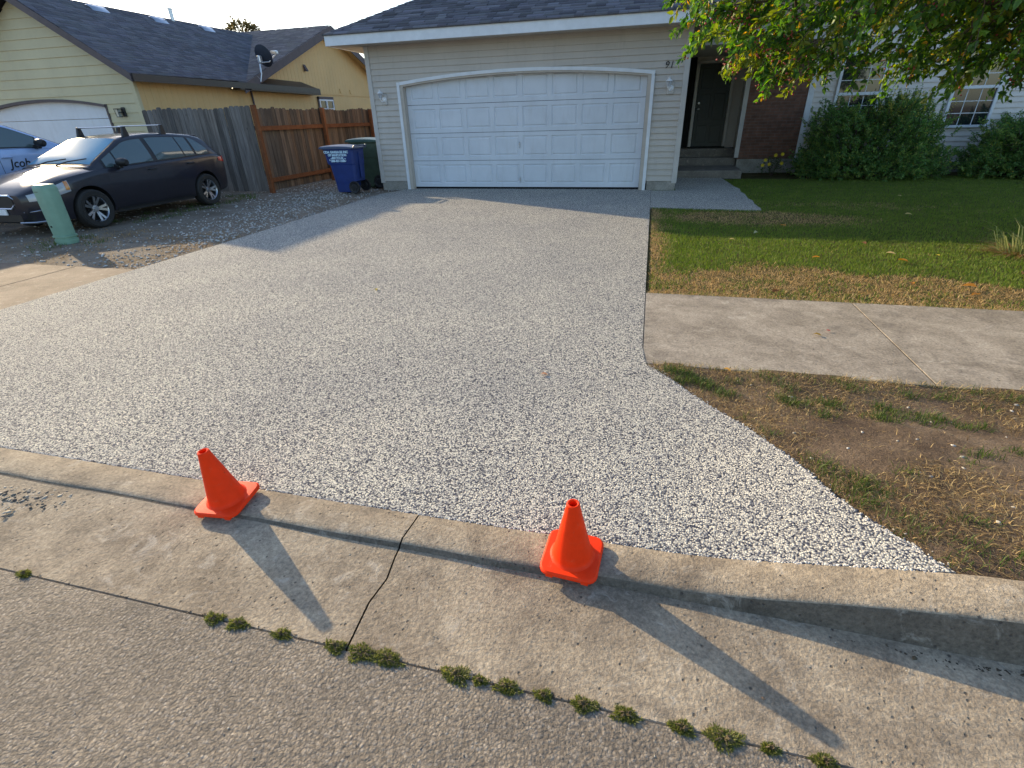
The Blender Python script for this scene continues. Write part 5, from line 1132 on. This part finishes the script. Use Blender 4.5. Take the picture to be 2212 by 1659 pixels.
# ornamental clump at the right edge of the lawn
cl=empty('grass_clump',(8.95,-4.75,-.02),'clump of long arching blades with rusty dead leaves at the lawn edge','plant'); n=420; a=rng.uniform(0,6.28,n); q=.16*np.sqrt(rng.random(n)); isd=rng.random(n)<.6
Pp=np.stack([q*np.cos(a)*1.6,q*np.sin(a),np.zeros(n)],1)
blades('blades',Pp,np.where(isd,rng.uniform(.1,.3,n),rng.uniform(.2,.5,n)),rng.uniform(.008,.014,n),np.where(isd,rng.uniform(.9,2,n),rng.uniform(.5,1.2,n)),np.where(isd[:,None],cmix((.30,.12,.05),(.45,.25,.12),rng.random(n)),cmix((.12,.16,.05),(.30,.30,.12),rng.random(n))),GRASS,cl,droop=1.6,azim=a+rng.normal(0,.3,n))
# ---------------------------------------------------------------- LEAVES, STONES, DEBRIS
def leaf_thing(x,y,z,L,col,label,cat='leaf',seed=0,name='fallen_leaf'):
    rg=np.random.default_rng(seed); a=rg.uniform(0,6.28); o=leafmesh(name,np.array([[-L/2*math.cos(a),-L/2*math.sin(a),.004]]),np.array([[math.cos(a),math.sin(a),.12]]),np.array([[rg.uniform(-.3,.3),rg.uniform(-.3,.3),1.]]),np.array([L]),np.array([L*.6]),np.array([col]),LEAF); o.location=(x,y,z); return tag(o,label,cat,'fallen leaves')
PY=(.62,.50,.22);OR=(.62,.27,.05);BR=(.25,.12,.05)
for i,(x,y,c,l,L) in enumerate(((6.42,-4.18,(.62,.6,.4),'pale leaf lying in the shaded lawn beyond the dry patch',.09),(6.09,-4.6,PY,'small yellowish leaf where sun meets shade on the lawn left',.06),(6.83,-3.67,OR,'tan orange leaf on shaded lawn right of the dry patch',.09),(7.46,-4.65,BR,'brown curled leaf in the sunlit green band',.09),(6.80,-5.37,OR,'orange leaf at the green and straw boundary',.08),(7.57,-5.1,(.7,.52,.3),'pale oval leaf on the sunlit grass band',.09),(7.57,-5.4,OR,'curled orange leaf just below the pale oval leaf',.1),(7.97,-5.13,(.7,.55,.08),'bright yellow leaf on the grass band right',.06),(8.64,-2.66,PY,'pale leaf far back on the shaded lawn',.09),(9.2,-.8,PY,'small pale leaf nearest the bushes',.08),(7.33,-6.22,OR,'orange leaf pair in the straw above the pavement joint',.09),(7.75,-6.23,OR,'orange leaf in straw right of the pavement joint',.1),(7.68,-6.47,OR,'orange leaf closest to the pavement edge',.08),(8.38,-5.74,OR,'orange leaf at the right frame edge on grass',.08),(6.19,-6.63,BR,'brown leaf on the straw beside the pavement edge',.09),(6.28,-7.54,(.30,.2,.05),'olive brown leaf lying on the pavement slab',.055),(6.37,-7.45,(.4,.03,.03),'tiny red leaf beside the olive one on the pavement',.03),(2.74,-7.09,(.5,.4,.08),'small yellow leaf alone on the pebble driveway',.06),(4.57,-8.48,(.42,.2,.1),'brown leaf on the driveway nearer the right cone',.045),(6.62,-.95,(.3,.22,.12),'small brown leaf on the front walkway',.06),(5.62,-8.245,(.7,.4,.1),'orange leaf at the pavement edge above the kerb strip',.05))):
    on=z_=.004 if (l.find('pavement slab')>0 or l.find('driveway')>0 or l.find('walkway')>0 or l.find('tiny red')>=0) else .018
    leaf_thing(x,y,z_,L,c,l,seed=200+i)
tag(stones('broken_concrete',np.array([[0,0,.0]]),np.array([.05]),np.array([[.6,.55,.46]]),STONE),'chunk of pale broken concrete at the right end of the kerb strip','stone').location=(6.42,-9.60,.115)
tag(stones('stone',np.array([[0,0,0.]]),np.array([.0065]),np.array([[.34,.2,.11]]),STONE),'small brown pebble on the gutter beside the right cone shadow','stone').location=(5.495,-10.2,-.024)
tag(stones('stone',np.array([[0,0,0.]]),np.array([.009]),np.array([[.08,.065,.04]]),STONE),'dark pebble at the foot of the raised kerb','stone').location=(5.93,-9.985,-.022)
n=230; x=2.58+rng.normal(0,.14,n); y=-10.0+rng.normal(0,.045,n); k=(y<-9.945)&(y>-10.3); x,y=x[k],y[k]; n=len(x)
stuff(stones('loose_chips',np.column_stack([x,y,np.full(n,-.0145)]),rng.uniform(.002,.010,n)*rng.choice([.7,1,1.4],n),cmix((.08,.07,.06),(.42,.38,.31),rng.random(n)**1.4),STONE,flat=.4),'dark loose chips scattered in the gutter at left','gravel')
n=420; x=rng.uniform(2.2,7,n); y=rng.uniform(-10.9,-9.97,n); zz_=np.where(y<-10.33,-.021,-.022)
stuff(stones('grit',np.column_stack([x,y,zz_]),rng.uniform(.0012,.0032,n),cmix((.1,.085,.07),(.55,.5,.42),rng.random(n)**1.5),STONE),'fine grit on the gutter and road','gravel')
n=120; x=rng.uniform(5.3,9,n); y=rng.uniform(-9.7,-8.25,n); k=x>np.interp(-y,-fy,fx)+.03; x,y=x[k],y[k]; n=len(x)
stuff(stones('strip_pebbles',np.column_stack([x,y,strip_z(x,y)]),rng.uniform(.003,.012,n),cmix((.3,.26,.2),(.65,.62,.56),rng.random(n)),STONE),'small pale pebbles in the bare soil of the kerb strip','gravel')
# loose edge pebbles along the flare so the coating ends raggedly
n=1500; yy=rng.uniform(-9.75,-8.25,n); xx=np.interp(-yy,-fy,fx)+rng.normal(0,.007,n); 
n2=2200; xb=rng.uniform(2.0,6.04,n2); yb_=-9.756+rng.normal(0,.0035,n2); X=np.concatenate([xx,xb]); Y=np.concatenate([yy,yb_]); r=rng.random(len(X)); cc=np.where((r<.3)[:,None],np.array([.05,.055,.08]),cmix((.3,.29,.28),(.8,.74,.64),rng.random(len(X))))
stuff(stones('edge_pebbles',np.column_stack([X,Y,GZ(X,Y)-.002]),rng.uniform(.0035,.0062,len(X)),cc,STONE),'small cream and dark pebbles along the ragged driveway edge','gravel')
bpy.context.view_layer.update()

n=900; x=rng.uniform(5.75,8.5,n); y=-9.955-np.abs(rng.normal(0,.012,n))-.012*(x>6); k=rng.random(n)<np.clip((x-5.7)*1.2,0,1); x,y=x[k],y[k]; n=len(x)
stuff(stones('gutter_debris',np.column_stack([x,y,np.full(n,-.025)]),rng.uniform(.001,.005,n),cmix((.02,.016,.012),(.10,.075,.05),rng.random(n)),STONE,flat=.5),'dark damp dirt crumbs along the foot of the raised kerb','dirt')
n=500; yy=rng.uniform(-9.74,-8.2,n); xx=np.interp(-yy,-fy,fx)+np.abs(rng.normal(0,.025,n))+.004; 
stuff(stones('stray_pebbles',np.column_stack([xx,yy,strip_z(xx,yy)+.002]),rng.uniform(.003,.0055,n),cmix((.35,.33,.3),(.8,.74,.64),rng.random(n)),STONE),'stray cream pebbles spilled into the dirt beside the driveway','gravel')
n=2600; x=rng.uniform(5.2,9.5,n); y=-8.195+rng.normal(0,.02,n); 
stuff(blades('edge_straw',np.column_stack([x,y,np.full(n,-.004)]),rng.uniform(.015,.05,n),rng.uniform(.0015,.003,n),rng.uniform(.5,1.5,n),np.where((rng.random(n)<.4)[:,None],cmix((.05,.09,.02),(.14,.17,.04),rng.random(n)),cmix((.3,.2,.08),(.6,.44,.2),rng.random(n))),DRY),'straw and weeds overhanging the pavement edge','grass')
n=3500; x=rng.uniform(5.15,12,n); y=-6.75+rng.normal(0,.018,n)
stuff(blades('lawn_edge_straw',np.column_stack([x,y,np.full(n,-.012)]),rng.uniform(.015,.045,n),rng.uniform(.003,.005,n),rng.uniform(.5,1.5,n),np.where((rng.random(n)<.35)[:,None],cmix((.05,.09,.02),(.14,.17,.04),rng.random(n)),cmix((.3,.2,.09),(.6,.44,.22),rng.random(n))),DRY),'dry grass overhanging the far edge of the pavement','grass')

n=700; x=rng.uniform(2.5,6.2,n); k=rng.random(n)<(.15+.85*(fbm(x,x*0,3.0,41)>.5)); x=x[k]; n=len(x); y=-10.33+rng.normal(0,.006,n)
stuff(stones('joint_dirt',np.column_stack([x,y,np.full(n,-.023)]),rng.uniform(.0012,.004,n),cmix((.05,.04,.028),(.16,.12,.08),rng.random(n)),STONE,flat=.5),'dark dirt crumbs lodged in the joint between gutter and road','dirt')
